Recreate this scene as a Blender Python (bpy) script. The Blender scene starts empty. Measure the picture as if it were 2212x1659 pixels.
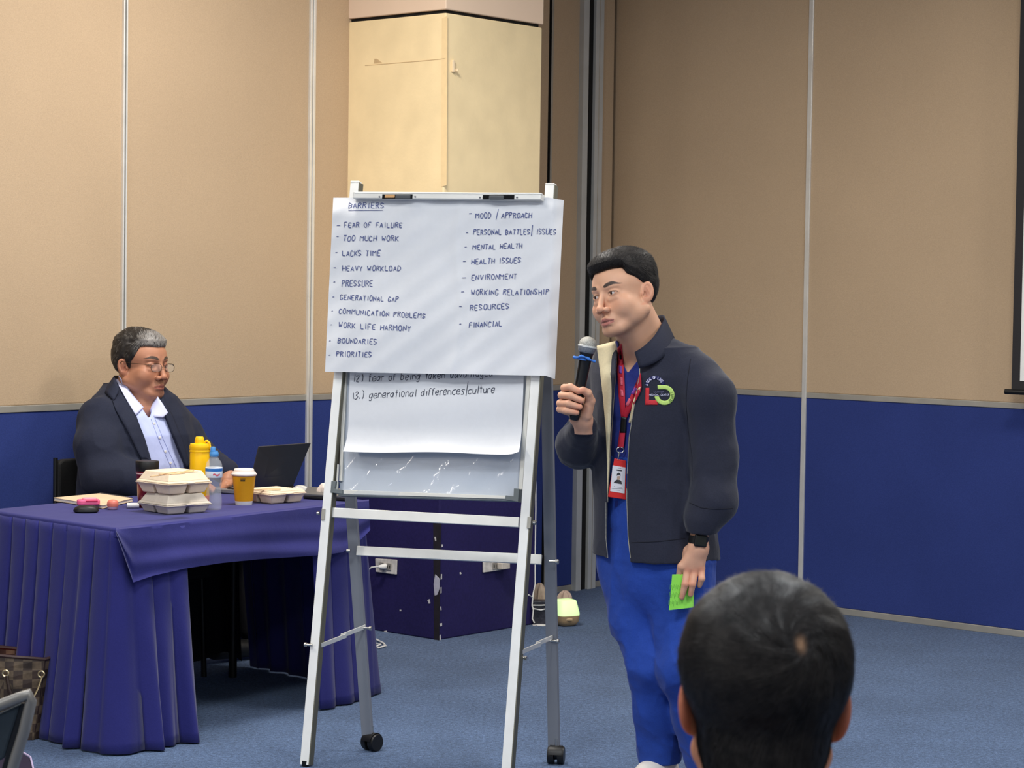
import bpy, bmesh, math, random
import numpy as np
import openvdb
from mathutils import Vector, Matrix
from mathutils.bvhtree import BVHTree
random.seed(7); rng = np.random.default_rng(7)
SC = bpy.context.scene
COL = SC.collection

# ------------------------------------------------------------------ camera, world, lights, exposure
FPX = 4700.0; PITCH = math.radians(2.51); ROLL = .014
CAM = np.array([0., 0., 1.5])
_F = np.array([0, math.cos(PITCH), -math.sin(PITCH)]); _u0 = np.array([0, math.sin(PITCH), math.cos(PITCH)]); _r0 = np.array([1., 0, 0])
_R = math.cos(ROLL)*_r0 + math.sin(ROLL)*_u0; _U = math.cos(ROLL)*_u0 - math.sin(ROLL)*_r0
cd = bpy.data.cameras.new('camera'); cam = bpy.data.objects.new('camera', cd); COL.objects.link(cam)
cd.sensor_width = 36; cd.lens = FPX/2212*36; cd.clip_start = .1; cd.clip_end = 60
cam.matrix_world = Matrix([[_R[0], _U[0], -_F[0], 0], [_R[1], _U[1], -_F[1], 0], [_R[2], _U[2], -_F[2], 1.5], [0, 0, 0, 1]])
cd.dof.use_dof = True; cd.dof.focus_distance = 6.9; cd.dof.aperture_fstop = 16
SC.camera = cam
SC.view_settings.view_transform = 'Standard'; SC.view_settings.look = 'None'
SC.view_settings.gamma = 1; SC.view_settings.use_curve_mapping = False
SC.view_settings.exposure = -0.08
world = bpy.data.worlds.new('world'); SC.world = world; world.use_nodes = True
world.node_tree.nodes['Background'].inputs[0].default_value = (.92, .95, 1.0, 1)
world.node_tree.nodes['Background'].inputs[1].default_value = .50

def area(name, loc, rot, sx, sy, power, col=(1, .96, .9), spread=180):
    l = bpy.data.lights.new(name, 'AREA'); l.shape = 'RECTANGLE'; l.size = sx; l.size_y = sy; l.energy = power; l.color = col
    l.spread = math.radians(spread)
    o = bpy.data.objects.new(name, l); COL.objects.link(o); o.location = loc; o.rotation_euler = rot
    return o
WARM = (1, .95, .88); COOL = (.93, .97, 1)
for i, (x, y, p, c) in enumerate([(-2.4, 6.0, 34, WARM), (-.6, 7.4, 84, WARM), (1.7, 7.4, 44, WARM), (-.9, 4.2, 66, COOL), (1.2, 4.2, 50, COOL),
                               (3.6, 6.0, 62, WARM), (0, 1.0, 45, COOL), (-3, 2, 30, COOL), (3, 1.6, 30, COOL)]):
    area('ceiling_lamp', (x, y, 3.42), (0, 0, 0), .6, .6, p, c)

for x, y in ((-6.4, .3), (-5.2, 1.7), (-7.6, -1.2)): area('added_downlight', (x, y, 3.42), (0, 0, 0), .45, .45, 60, WARM)  # unseen lamps, added so the easel's plastic film catches highlights

# ------------------------------------------------------------------ pixel helpers (photo frame 2212 x 1659)
def ray(x, y): return FPX*_F + (x-1106)*_R - (y-829.5)*_U
def Zp(x, y, z):                      # point on the horizontal plane z
    d = ray(x, y); return CAM + d*(z-1.5)/d[2]
def W(x, y, Y):                       # point at depth Y
    d = ray(x, y); return CAM + d*Y/d[1]
def PL(x, y, p, n):                   # point on the plane (p, n)
    d = ray(x, y); return CAM + d*(np.dot(p-CAM, n)/np.dot(d, n))
def proj(P):
    D = np.asarray(P)-CAM; k = FPX/(D@_F); return 1106+(D@_R)*k, 829.5-(D@_U)*k
V3 = lambda *a: np.array(a, float)
def unit(v): v = np.asarray(v, float); return v/np.linalg.norm(v)
UP = V3(0, 0, 1)

# ------------------------------------------------------------------ materials
def lin(c):
    return tuple(((v/255)/12.92 if v/255 <= .04045 else ((v/255+.055)/1.055)**2.4) for v in c)
MATS = {}
def mat(name, col, rough=.6, metal=0, noise=None, bump=None, spec=.5, trans=0, emit=None, sheen=0, coat=0, vcol=False, sss=0, alpha=1, stretch=None, ior=1.45, weave=None):
    if name in MATS: return MATS[name]
    m = bpy.data.materials.new(name); m.use_nodes = True; nt = m.node_tree; N = nt.nodes; L = nt.links
    b = N['Principled BSDF']; c = lin(col)
    b.inputs['Base Color'].default_value = (*c, 1); b.inputs['Roughness'].default_value = rough; b.inputs['Metallic'].default_value = metal
    b.inputs['Specular IOR Level'].default_value = spec; b.inputs['Transmission Weight'].default_value = trans; b.inputs['IOR'].default_value = ior
    b.inputs['Sheen Weight'].default_value = sheen; b.inputs['Coat Weight'].default_value = coat; b.inputs['Alpha'].default_value = alpha
    if sss:
        b.inputs['Subsurface Weight'].default_value = sss; b.inputs['Subsurface Radius'].default_value = (.012, .005, .003); b.inputs['Subsurface Scale'].default_value = 1
    if emit:
        b.inputs['Emission Color'].default_value = (*lin(emit[0]), 1); b.inputs['Emission Strength'].default_value = emit[1]
    tc = N.new('ShaderNodeTexCoord'); mp = N.new('ShaderNodeMapping'); L.new(tc.outputs['Object'], mp.inputs[0])
    if stretch: mp.inputs['Scale'].default_value = stretch
    src = None
    if vcol:
        a = N.new('ShaderNodeVertexColor'); a.layer_name = 'Col'; src = a.outputs['Color']
        L.new(src, b.inputs['Base Color'])
    for k, (sc, amt) in enumerate(noise or []):
        n = N.new('ShaderNodeTexNoise'); n.inputs['Scale'].default_value = sc; n.inputs['Detail'].default_value = 4; L.new(mp.outputs[0], n.inputs['Vector'])
        r = N.new('ShaderNodeMapRange'); r.inputs[1].default_value = .3; r.inputs[2].default_value = .7
        r.inputs[3].default_value = 1-amt; r.inputs[4].default_value = 1+amt; L.new(n.outputs[0], r.inputs[0])
        mx = N.new('ShaderNodeVectorMath'); mx.operation = 'SCALE'; L.new(r.outputs[0], mx.inputs['Scale'])
        if src is None: mx.inputs[0].default_value = c
        else: L.new(src, mx.inputs[0])
        src = mx.outputs[0]; L.new(src, b.inputs['Base Color'])
    last = None
    for sc, st, dist in (bump or []):
        n = N.new('ShaderNodeTexNoise'); n.inputs['Scale'].default_value = sc; n.inputs['Detail'].default_value = 3; L.new(mp.outputs[0], n.inputs['Vector'])
        bp = N.new('ShaderNodeBump'); bp.inputs['Strength'].default_value = st; bp.inputs['Distance'].default_value = dist; L.new(n.outputs[0], bp.inputs['Height'])
        if last: L.new(last, bp.inputs['Normal'])
        last = bp.outputs[0]; L.new(last, b.inputs['Normal'])
    MATS[name] = m; return m

M_beige = mat('beige_fabric', (186, 162, 133), .85, noise=[(1.3, .05), (260, .07)], bump=[(300, .25, .003)], spec=.2)
M_blue = mat('blue_fabric', (48, 62, 122), .85, noise=[(2, .08), (240, .10)], bump=[(300, .25, .003)], spec=.15)
M_alu = mat('aluminium', (226, 225, 220), .36, .4, noise=[(12, .06)])
M_post = mat('post_aluminium', (188, 190, 188), .5, .15, noise=[(9, .06)])
M_aludull = mat('dull_aluminium', (176, 172, 162), .5, .5, noise=[(9, .1)])
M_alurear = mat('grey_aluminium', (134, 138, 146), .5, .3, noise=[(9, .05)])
M_white_leg = mat('scuffed_white_aluminium', (252, 250, 244), .4, .0, noise=[(14, .05)])
M_dark = mat('dark_gap', (14, 13, 12), .9)
M_carpet = mat('carpet', (96, 119, 156), .95, noise=[(1.1, .12), (3.5, .12), (70, .30), (200, .45)], bump=[(420, .9, .01)], spec=.08, sheen=.1)
M_ceil = mat('ceiling_board', (225, 222, 215), .9, noise=[(4, .03)])
M_col = mat('column_paint', (246, 224, 178), .8, noise=[(2.2, .05), (9, .04)], bump=[(60, .15, .004), (6, .1, .006)], spec=.25)
M_colb = mat('column_dark_paint', (40, 34, 84), .6, noise=[(4, .1), (90, .12)], bump=[(60, .2, .004)], spec=.3)
M_plaster = mat('bare_plaster', (214, 210, 208), .8, noise=[(40, .1)])
M_black = mat('black_plastic', (18, 18, 19), .45, noise=[(30, .08)])
M_blackgl = mat('glossy_black', (12, 12, 13), .15, noise=[(30, .05)])
M_steel = mat('steel', (190, 188, 182), .25, .9, noise=[(20, .05)])
M_white = mat('white_plastic', (235, 233, 228), .4, noise=[(20, .03)])
M_paper = mat('flipchart_paper', (226, 227, 230), .75, noise=[(5, .025), (60, .01)], bump=[(7, .25, .01), (23, .18, .004)], spec=.3)
M_ink = mat('blue_marker_ink', (72, 84, 138), .6, noise=[(120, .15)])
M_inkb = mat('black_marker_ink', (58, 62, 78), .6, noise=[(120, .15)])
M_cloth = mat('navy_tablecloth', (45, 46, 113), .8, noise=[(5, .05), (300, .08)], bump=[(260, .2, .002), (9, .3, .01)], spec=.2, sheen=.15)
M_skin1 = mat('skin_light', (230, 178, 150), .5, vcol=True, noise=[(30, .03)], bump=[(90, .05, .002)], sss=.12, spec=.45)
M_vc = mat('woven_cloth', (40, 40, 50), .85, vcol=True, noise=[(200, .1)], bump=[(240, .2, .002), (14, .25, .008)], spec=.2, sheen=.05)

# ------------------------------------------------------------------ object helpers
def setp(o, label=None, cat=None, group=None, kind=None):
    if label: o['label'] = label
    if cat: o['category'] = cat
    if group: o['group'] = group
    if kind: o['kind'] = kind
    return o
def thing(name, loc, label, cat, group=None):
    o = bpy.data.objects.new(name, None); COL.objects.link(o); o.location = Vector(loc); o.empty_display_size = .1
    return setp(o, label, cat, group)
def world_loc(o):
    p = Vector((0, 0, 0)); q = o
    while q: p = p+q.location; q = q.parent
    return p
def mesh_obj(name, verts, faces, m, parent=None, smooth=False, colors=None, bev=0, label=None):
    verts = np.asarray(verts, float)
    lo, hi = verts.min(0), verts.max(0); c = Vector(((lo[0]+hi[0])/2, (lo[1]+hi[1])/2, lo[2]))
    me = bpy.data.meshes.new(name); me.from_pydata((verts-np.array(c)).tolist(), [], [tuple(int(i) for i in f) for f in faces]); me.update()
    if smooth: me.polygons.foreach_set('use_smooth', [True]*len(me.polygons))
    if colors is not None:
        ca = me.color_attributes.new('Col', 'FLOAT_COLOR', 'POINT'); cc = np.ones((len(verts), 4), np.float32); cc[:, :3] = colors
        ca.data.foreach_set('color', cc.ravel())
    me.materials.append(m)
    o = bpy.data.objects.new(name, me); COL.objects.link(o)
    if parent: o.parent = parent; o.location = c-world_loc(parent)
    else: o.location = c
    if bev:
        b = o.modifiers.new('bevel', 'BEVEL'); b.width = bev; b.segments = 2; b.limit_method = 'ANGLE'
    if label: o['label'] = label
    return o
class MB:
    def __init__(s): s.v = []; s.f = []
    def add(s, vs, fs):
        n = len(s.v); s.v += [tuple(map(float, p)) for p in vs]; s.f += [tuple(n+i for i in f) for f in fs]; return s
    def hexa(s, p8):   # bottom 4, top 4
        return s.add(p8, [(3, 2, 1, 0), (4, 5, 6, 7), (0, 1, 5, 4), (1, 2, 6, 5), (2, 3, 7, 6), (3, 0, 4, 7)])
    def box(s, c, sx, sy, sz, X=(1, 0, 0), Y=(0, 1, 0), Z=(0, 0, 1)):   # c = centre
        c = np.array(c, float); X = np.array(X, float)*sx/2; Y = np.array(Y, float)*sy/2; Z = np.array(Z, float)*sz/2
        return s.hexa([c-X-Y-Z, c+X-Y-Z, c+X+Y-Z, c-X+Y-Z, c-X-Y+Z, c+X-Y+Z, c+X+Y+Z, c-X+Y+Z])
    def bar(s, a, b, w, d, side):   # rectangular bar a->b; w along side, d across
        a = np.array(a, float); b = np.array(b, float); ax = unit(b-a); sd = np.array(side, float); sd = unit(sd-ax*(sd@ax)); n = np.cross(ax, sd)
        X = sd*w/2; Y = n*d/2
        return s.hexa([a-X-Y, a+X-Y, a+X+Y, a-X+Y, b-X-Y, b+X-Y, b+X+Y, b-X+Y])
    def tube(s, pts, r, n=10, caps=True):
        pts = [np.array(p, float) for p in pts]; rs = r if hasattr(r, '__len__') else [r]*len(pts)
        t0 = unit(pts[1]-pts[0]); h = V3(0, 0, 1) if abs(t0[2]) < .9 else V3(1, 0, 0); u = unit(np.cross(t0, h)); vs = []
        for i, p in enumerate(pts):
            t = unit(pts[min(i+1, len(pts)-1)]-pts[max(i-1, 0)]); u = unit(u-t*(u@t)); w = np.cross(t, u)
            vs += [p+rs[i]*(math.cos(2*math.pi*k/n)*u+math.sin(2*math.pi*k/n)*w) for k in range(n)]
        fs = [(i*n+k, i*n+(k+1) % n, (i+1)*n+(k+1) % n, (i+1)*n+k) for i in range(len(pts)-1) for k in range(n)]
        if caps: fs += [tuple(range(n-1, -1, -1)), tuple((len(pts)-1)*n+k for k in range(n))]
        return s.add(vs, fs)
    def lathe(s, prof, c, axis=(0, 0, 1), n=28):   # prof: (r, h) list
        c = np.array(c, float); a = unit(axis); h = V3(1, 0, 0) if abs(a[0]) < .9 else V3(0, 1, 0); u = unit(np.cross(a, h)); w = np.cross(a, u); vs = []
        for r, z in prof: vs += [c+a*z+max(r, 1e-5)*(math.cos(2*math.pi*k/n)*u+math.sin(2*math.pi*k/n)*w) for k in range(n)]
        fs = [(i*n+k, i*n+(k+1) % n, (i+1)*n+(k+1) % n, (i+1)*n+k) for i in range(len(prof)-1) for k in range(n)]
        fs += [tuple(range(n-1, -1, -1)), tuple((len(prof)-1)*n+k for k in range(n))]
        return s.add(vs, fs)
    def prism(s, poly, n, t):   # polygon points (3D), extruded by vector n*t
        k = len(poly); n = np.array(n, float)*t; vs = [np.array(p, float) for p in poly]; vs += [p+n for p in vs]
        return s.add(vs, [tuple(range(k-1, -1, -1)), tuple(range(k, 2*k))]+[(i, (i+1) % k, k+(i+1) % k, k+i) for i in range(k)])
    def grid(s, P):   # P[i][j] points
        a, b = len(P), len(P[0]); return s.add([p for r in P for p in r], [(i*b+j, i*b+j+1, (i+1)*b+j+1, (i+1)*b+j) for i in range(a-1) for j in range(b-1)])
    def build(s, name, m, parent=None, smooth=False, bev=0, label=None, fixn=True):
        o = mesh_obj(name, s.v, s.f, m, parent, smooth, bev=bev, label=label)
        if fixn:
            bm = bmesh.new(); bm.from_mesh(o.data); bmesh.ops.recalc_face_normals(bm, faces=bm.faces); bm.to_mesh(o.data); bm.free()
        if smooth:
            e = o.modifiers.new('es', 'EDGE_SPLIT'); e.split_angle = math.radians(50)
        return o
def struct(o, label=None): o['kind'] = 'structure'; (label and o.__setitem__('label', label)); return o

# ------------------------------------------------------------------ the room
CORN = V3(.507, 10.95, 0)
dR = unit(V3(.758, -.652, 0)); dL = unit(V3(-.652, -.758, 0))      # along right / left wall, away from the corner
nR = V3(-.652, -.758, 0); nR = unit(nR); nL = unit(V3(.758, -.652, 0))   # into the room
pR = Zp(1800, 1325, 0); pL = V3(-1.446, 8.751, 0)
# true corner = intersection of the two wall lines
A_ = np.array([[dR[0], -dL[0]], [dR[1], -dL[1]]]); st = np.linalg.solve(A_, (pL-pR)[:2]); CORN = pR+dR*st[0]
H = 3.5
fl = struct(MB().add([(-9, -4, 0), (9, -4, 0), (9, 13, 0), (-9, 13, 0), (-9, -4, -.1), (9, -4, -.1), (9, 13, -.1), (-9, 13, -.1)],
    [(0, 1, 2, 3), (7, 6, 5, 4), (0, 4, 5, 1), (1, 5, 6, 2), (2, 6, 7, 3), (3, 7, 4, 0)]).build('floor', M_carpet), 'mottled grey-blue carpet floor')
cl = struct(MB().box((0, 4.5, H+.05), 18, 17, .1).build('ceiling', M_ceil), 'pale ceiling above the hall')
def wallroot(name, d, n, L, label):
    c = CORN+d*(L/2)-n*.08+UP*H/2
    return struct(MB().box(c, L+.16, .1, H, X=d, Y=n).build(name, M_dark), label)
wl = wallroot('wall_left', dL, nL, 10, 'left wall of movable beige over navy fabric panels')
wr = wallroot('wall_right', dR, nR, 10, 'right wall of movable beige over navy fabric panels')
def along(px, py, p, d, n):   # distance from the corner of a pixel on the wall
    return float((PL(px, py, p, n)-CORN)@d)
ZR0, ZR1 = 1.004, 1.030
def panelrun(root, d, n, s0, s1, rail=True, base=False, th=.03):
    a = CORN+d*s0; b = CORN+d*s1; c = (a+b)/2; w = abs(s1-s0)
    MB().box(c+UP*(ZR1+H)/2-n*th/2, w, th, H-ZR1, X=d, Y=n).build('fabric_panel', M_beige, root, bev=.004, label='beige fabric panel')
    MB().box(c+UP*(ZR0+.03)/2-n*th/2, w, th, ZR0-.03, X=d, Y=n).build('wainscot_panel', M_blue, root, bev=.004, label='navy fabric lower panel')
    if rail: MB().box(c+UP*(ZR0+ZR1)/2-n*(th/2-.004), w, th, ZR1-ZR0, X=d, Y=n).build('dado_rail', M_aludull, root, bev=.002, label='dull metal rail between the panels')
    MB().box(c+UP*.015-n*(th/2-.004), w, th, .03, X=d, Y=n).build('kick_strip', M_aludull, root, bev=.002, label='metal strip along the carpet')
def post(root, d, n, s, w, depth=.012, m=None, name='edge_profile', z1=None):
    MB().box(CORN+d*s+UP*(z1 or H)/2+n*(depth/2-.02), w, depth+.04, (z1 or H), X=d, Y=n).build(name, m or M_alu, root, bev=.0015)
sl = lambda px, py=300: along(px, py, pL, dL, nL)
sr = lambda px, py=300: along(px, py, pR, dR, nR)
# left wall seams (pixel columns at y=300)
s267, s671, s1180, s1250, s1262, s1284 = sl(267), sl(671), sl(1186), sl(1254), sl(1266), sl(1283)
panelrun(wl, dL, nL, s267+.008, s267+1.8); panelrun(wl, dL, nL, s671+.012, s267-.008); panelrun(wl, dL, nL, s1180+.008, s671-.012)
panelrun(wl, dL, nL, s1250+.012, s1180-.008); panelrun(wl, dL, nL, .02, s1284-.02)
post(wl, dL, nL, s267+.007, .007); post(wl, dL, nL, s267-.007, .007)
post(wl, dL, nL, s671+.009, .012); post(wl, dL, nL, s671-.010, .014)
post(wl, dL, nL, s1180, .006, .006, M_dark, 'panel_gap'); post(wl, dL, nL, s1180-.012, .014, .006, M_aludull)
post(wl, dL, nL, (s1250+s1284)/2, abs(s1284-s1250)*.5, .012, M_dark, 'dark_gap'); post(wl, dL, nL, s1250, .040, .03, M_post); post(wl, dL, nL, s1284, .062, .03, M_post); post(wl, dL, nL, s1284+.004, .006, .032, M_aludull, 'profile_groove')
s1749, s1320 = sr(1749), sr(1322)
panelrun(wr, dR, nR, s1320, s1749-.01); panelrun(wr, dR, nR, s1749+.01, s1749+3.5); panelrun(wr, dR, nR, .0, s1320-.012)
post(wr, dR, nR, s1749, .024, .008); post(wr, dR, nR, s1320-.006, .008, .012, M_aludull)
# column, square, set diagonally to the camera
cc = V3(-.30, 9.207, 0)
eL = dR*-1; eR = unit(V3(.652, .758, 0))
def cdist(px, p, d, n): return float((PL(px, 300, p, n)-p)@d)
nCL = unit(V3(-.652, -.758, 0)); nCR = unit(V3(.758, -.652, 0))
wLc = cdist(742, cc, eL, nCL); wRc = cdist(1168, cc, eR, nCR)
def colpoly(off=0, z=0):
    p0 = cc-(eL+eR)*off; return [p0+UP*z, p0+eR*(wRc+2*off)+UP*z, p0+eR*(wRc+2*off)+eL*(wLc+2*off)+UP*z, p0+eL*(wLc+2*off)+UP*z]
zg = 2.655
col = struct(MB().prism(colpoly(0, 1.05), UP, zg-1.05).build('column', M_col, bev=.006), 'square plastered column painted beige over dark navy')
MB().prism(colpoly(-.012, zg-.01), UP, .03).build('shadow_groove', M_dark, col, label='dark groove around the column')
MB().prism(colpoly(.004, zg+.014), UP, H-zg-.014).build('upper_casing', mat('casing_paint', (236, 210, 184), .8, noise=[(3, .03)], bump=[(60, .1, .003)]), col, bev=.004)
MB().prism(colpoly(0, 0), UP, 1.05).build('painted_base', M_colb, col, bev=.006, label='dark navy lower part')
# wear on the column
def flat_on(px_poly, p, n, m, name, parent, t=.002, label=None):
    return MB().prism([PL(x, y, p, n)+n*.0005 for x, y in px_poly], n, t).build(name, m, parent, label=label)
M_torn = mat('torn_paper', (196, 194, 208), .8, noise=[(50, .1)])
flat_on([(941, 1241), (950, 1250), (950, 1272), (945, 1285), (940, 1286), (938, 1262)], cc, nCL, M_torn, 'torn_paper', col, .003, 'torn grey scrap on the corner')
flat_on([(936, 1120), (953, 1120), (949, 1384), (938, 1382)], cc, nCL, mat('stripped_edge', (34, 28, 36), .8, noise=[(30, .3)]), 'corner_strip', col, .0008, 'dark stripped band at the corner')
for poly, side in [([(924, 1296), (928, 1294), (930, 1303), (927, 1304)], 0), ([(992, 1237), (995, 1236), (996, 1240), (993, 1241)], 1), ([(949, 1347), (954, 1346), (954, 1352), (950, 1353)], 1),
                   ([(830, 1363), (835, 1362), (839, 1369), (834, 1371)], 0), ([(952, 1241), (954, 1240), (954, 1251), (951, 1252)], 1), ([(951, 1269), (953, 1268), (953, 1281), (951, 1282)], 1),
                   ([(949, 1374), (951, 1371), (952, 1384), (949, 1385)], 1), ([(950, 1311), (952, 1310), (953, 1318), (951, 1318)], 1), ([(939, 1160), (942, 1160), (943, 1168), (941, 1169)], 0),
                   ([(953, 1176), (956, 1176), (956, 1181), (953, 1182)], 1), ([(864, 1317), (867, 1317), (867, 1320), (864, 1320)], 0)]:
    flat_on(poly, cc, (nCL, nCR)[side], M_plaster, 'paint_chip', col, .002)
flat_on([(953, 1383), (990, 1376.5), (1060, 1366), (1092, 1361.5), (1092, 1363.5), (1060, 1369), (990, 1379.5), (954, 1386)], cc, nCR, M_plaster, 'chipped_foot', col, .003, 'chipped plaster line at the carpet')
M_stain = mat('stained_plaster', (208, 180, 136), .85, noise=[(30, .12)])
M_stain2 = mat('pale_paint_patch', (243, 216, 166), .85, noise=[(30, .04)])
flat_on([(789, 141.2), (910, 131), (962, 126), (962, 127), (910, 132.5), (789, 142)], cc, nCL, M_stain, 'scratch', col, .001)
flat_on([(809, 127), (815, 127), (826, 136), (808, 137)], cc, nCL, M_stain, 'scuff', col, .001)
flat_on([(955, 40), (967, 34), (965, 400), (953, 404)], cc, nCL, M_stain2, 'paint_patch', col, .001, 'paler strip beside the corner')
MB().box(PL(977, 143, cc, nCR)+nCR*.006, .014, .012, .05, X=eR, Y=nCR).box(PL(981, 152, cc, nCR)+nCR*.012, .006, .022, .012, X=eR, Y=nCR).build('adhesive_hook', mat('cream_plastic', (238, 216, 180), .5, noise=[(30, .03)]), col, bev=.002, label='small cream hook')

# projection screen in front of the right wall
nS = nR; pS = pR+nR*.12
scr = thing('projection_screen', PL(2230, 851, pS, nS), 'black bordered projection screen hanging before the right wall, at the right edge', 'projection screen')
sd = along(2191, 600, pS, dR, nR); q = pS+dR*((PL(2191, 600, pS, nS)-pS)@dR); q2 = pS+dR*((PL(2209.5, 600, pS, nS)-pS)@dR)
zb = PL(2200, 842, pS, nS)[2]; zw = PL(2210, 823, pS, nS)[2]
SW = 2.4
MB().box(q+dR*SW/2+UP*(zb+3.3)/2, SW, .003, 3.3-zb, X=dR, Y=nS).build('border', mat('screen_border', (38, 36, 38), .8, noise=[(20, .05)]), scr, label='black border')
MB().box(q2+dR*(SW-.12)/2+UP*(zw+3.2)/2+nS*.003, SW-.12, .002, 3.2-zw, X=dR, Y=nS).build('viewing_surface', mat('screen_white', (232, 232, 228), .7, noise=[(20, .02)]), scr, label='white viewing surface')
MB().tube([q-dR*.03+UP*(zb-.01), q+dR*(SW+.03)+UP*(zb-.01)], .012, 10).build('bottom_bar', M_black, scr, smooth=True)
MB().box(q+dR*SW/2+UP*3.34, SW+.15, .1, .1, X=dR, Y=nS).build('housing', M_white, scr, bev=.01)

# outlets on the column
for k, (poly, p, n, e) in enumerate([([(814, 1206), (860, 1209), (859, 1241), (815, 1235)], cc, nCL, eL), ([(1041, 1205), (1093, 1198), (1092, 1228), (1080, 1229), (1079, 1231), (1041, 1236.5)], cc, nCR, eR)]):
    pts = [PL(x, y, p, n)+n*.003 for x, y in poly]
    t = thing('wall_socket', sum(pts)/len(pts), ['white socket plate with a plug in it, left face of the column', 'grimy white socket plate behind the easel, right face of the column'][k], 'socket')
    MB().prism(pts, n, .008).build('cover_plate', mat('grimy_plate', (214, 208, 200), .5, noise=[(14, .25), (50, .15)]), t, bev=.002)
    c0 = sum(pts)/len(pts)
    for sx in (-.022, .022): MB().box(c0+e*sx+n*.009, .026, .006, .03, X=e, Y=n).build('socket_face', mat('socket_grey', (150, 145, 138), .5, noise=[(60, .3)]), t, bev=.001)
    for sx in (-.022, .022):
        for s2 in (-.006, .006): MB().box(c0+e*(sx+s2)+n*.0125, .003, .002, .012, X=e, Y=n).build('slot', M_dark, t)
    if k == 0:
        pg = thing('power_plug', c0+n*.02, 'white plug and cord in the left socket of the column', 'plug')
        MB().tube([c0+n*.012, c0+n*.03, c0+n*.042+eL*.01], [.013, .011, .006], 12).build('plug_body', M_white, pg, smooth=True)
        MB().tube([c0+n*.04+eL*.01, c0+n*.05+eL*.045-UP*.005, c0+n*.05+eL*.075-UP*.03, c0+n*.05+eL*.09-UP*.09], .0035, 8).build('cord', M_white, pg, smooth=True)
    else:
        pg = thing('power_adapter', c0+n*.02+e*.03, 'worn white adapter in the right socket of the column', 'adapter')
        MB().box(c0+n*.025+e*.02, .055, .03, .03, X=e, Y=n).build('adapter_body', mat('old_white', (214, 204, 190), .5, noise=[(25, .2)]), pg, bev=.004)
# string along the right edge of the column and floor cable
setp(MB().tube([W(1157, 880, 9.62), W(1157.5, 1100, 9.62), W(1156, 1200, 9.62), W(1156, 1262, 9.62), W(1150, 1290, 9.60), W(1142, 1285, 9.56)], .0028, 6).build('hanging_cord', M_white, smooth=True), 'thin white cord hanging beside the column', 'cord')
setp(MB().tube([Zp(x, y, .006) for x, y in [(795, 1378), (812, 1381), (828, 1389), (833, 1395), (820, 1399), (806, 1400), (800, 1394), (812, 1390), (822, 1392), (812, 1397), (795, 1396)]], .004, 8).build('floor_cable', M_white, smooth=True), 'white cable looped on the carpet by the table skirt', 'cable')
# ------------------------------------------------------------------ easel (flipchart stand)
TH = math.radians(20)
eF = V3(-.629, 6.741, 0); eRt = V3(math.cos(TH), -math.sin(TH), 0); eBk = V3(math.sin(TH), math.cos(TH), 0)
eUp = unit(eBk*.341+UP*1.84); eN = unit(np.cross(eUp, eRt)); eN = eN if eN[1] < 0 else -eN     # plane normal, to the camera
def FP(x, y, off=0): return PL(x, y, eF+eN*off, eN)      # point on the front plane of the easel, moved off towards the viewer
ea = thing('flipchart_easel', (eF+eRt*.33), 'white and aluminium flipchart easel with castors, in the middle of the room', 'easel')
footR = eF+eRt*.645
def leg(p0, p1, lab=None):
    MB().bar(p0, p1, .030, .022, eRt).build('front_leg', M_white_leg, ea, bev=.0015)
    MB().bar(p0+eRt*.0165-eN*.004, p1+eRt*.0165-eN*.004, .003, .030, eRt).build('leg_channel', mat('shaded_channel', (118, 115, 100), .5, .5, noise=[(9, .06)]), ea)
pa0 = FP(660, 1652); pa1 = FP(769, 396)
pb1 = FP(1190, 401); pb0 = FP(1096, 1656); pb0 = pb1+(pb0-pb1)*((pb1[2]-.02)/(pb1[2]-pb0[2]))
leg(pa0, pa1); leg(pb0, pb1)
for p in (pa0, pb0): MB().lathe([(.005, 0), (.005, .018), (.012, .018), (.013, .006), (.01, 0)], V3(p[0], p[1], 0), n=14).build('screw_foot', M_black, ea, smooth=True)
for a, b in (((757, 398), (781, 398)), ((1178, 402), (1202, 402))):
    pass
for p in (pa1, pb1): MB().box(p+eUp*.003, .031, .023, .006, X=eRt, Y=eN, Z=eUp).build('end_cap', M_white, ea, bev=.002)
# side strips of the leg tops seen from the right
def flatbar(x0, y0, x1, y1, h, off, d, m, name, **k):   # bar in the front plane, h metres high
    MB().bar(FP(x0, y0, off), FP(x1, y1, off), h, d, eUp).build(name, m, ea, bev=.0015, **k)
flatbar(704, 1106.5, 1122, 1128.5, .031, -.006, .016, M_alu, 'crossbar')
for x, y in ((698, 1111), (1143, 1129)):
    MB().box(FP(x, y, .014), .012, .004, .036, X=eRt, Y=eN, Z=eUp).build('bracket', M_aludull, ea, bev=.001)
MB().lathe([(.0055, 0), (.0055, .008), (.003, .01)], FP(690, 1109), -eRt, 12).build('bolt', M_steel, ea, smooth=True)
MB().lathe([(.007, 0), (.007, .01), (.003, .012)], FP(1151, 1129), eRt, 12).build('bolt', M_steel, ea, smooth=True)
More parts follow.
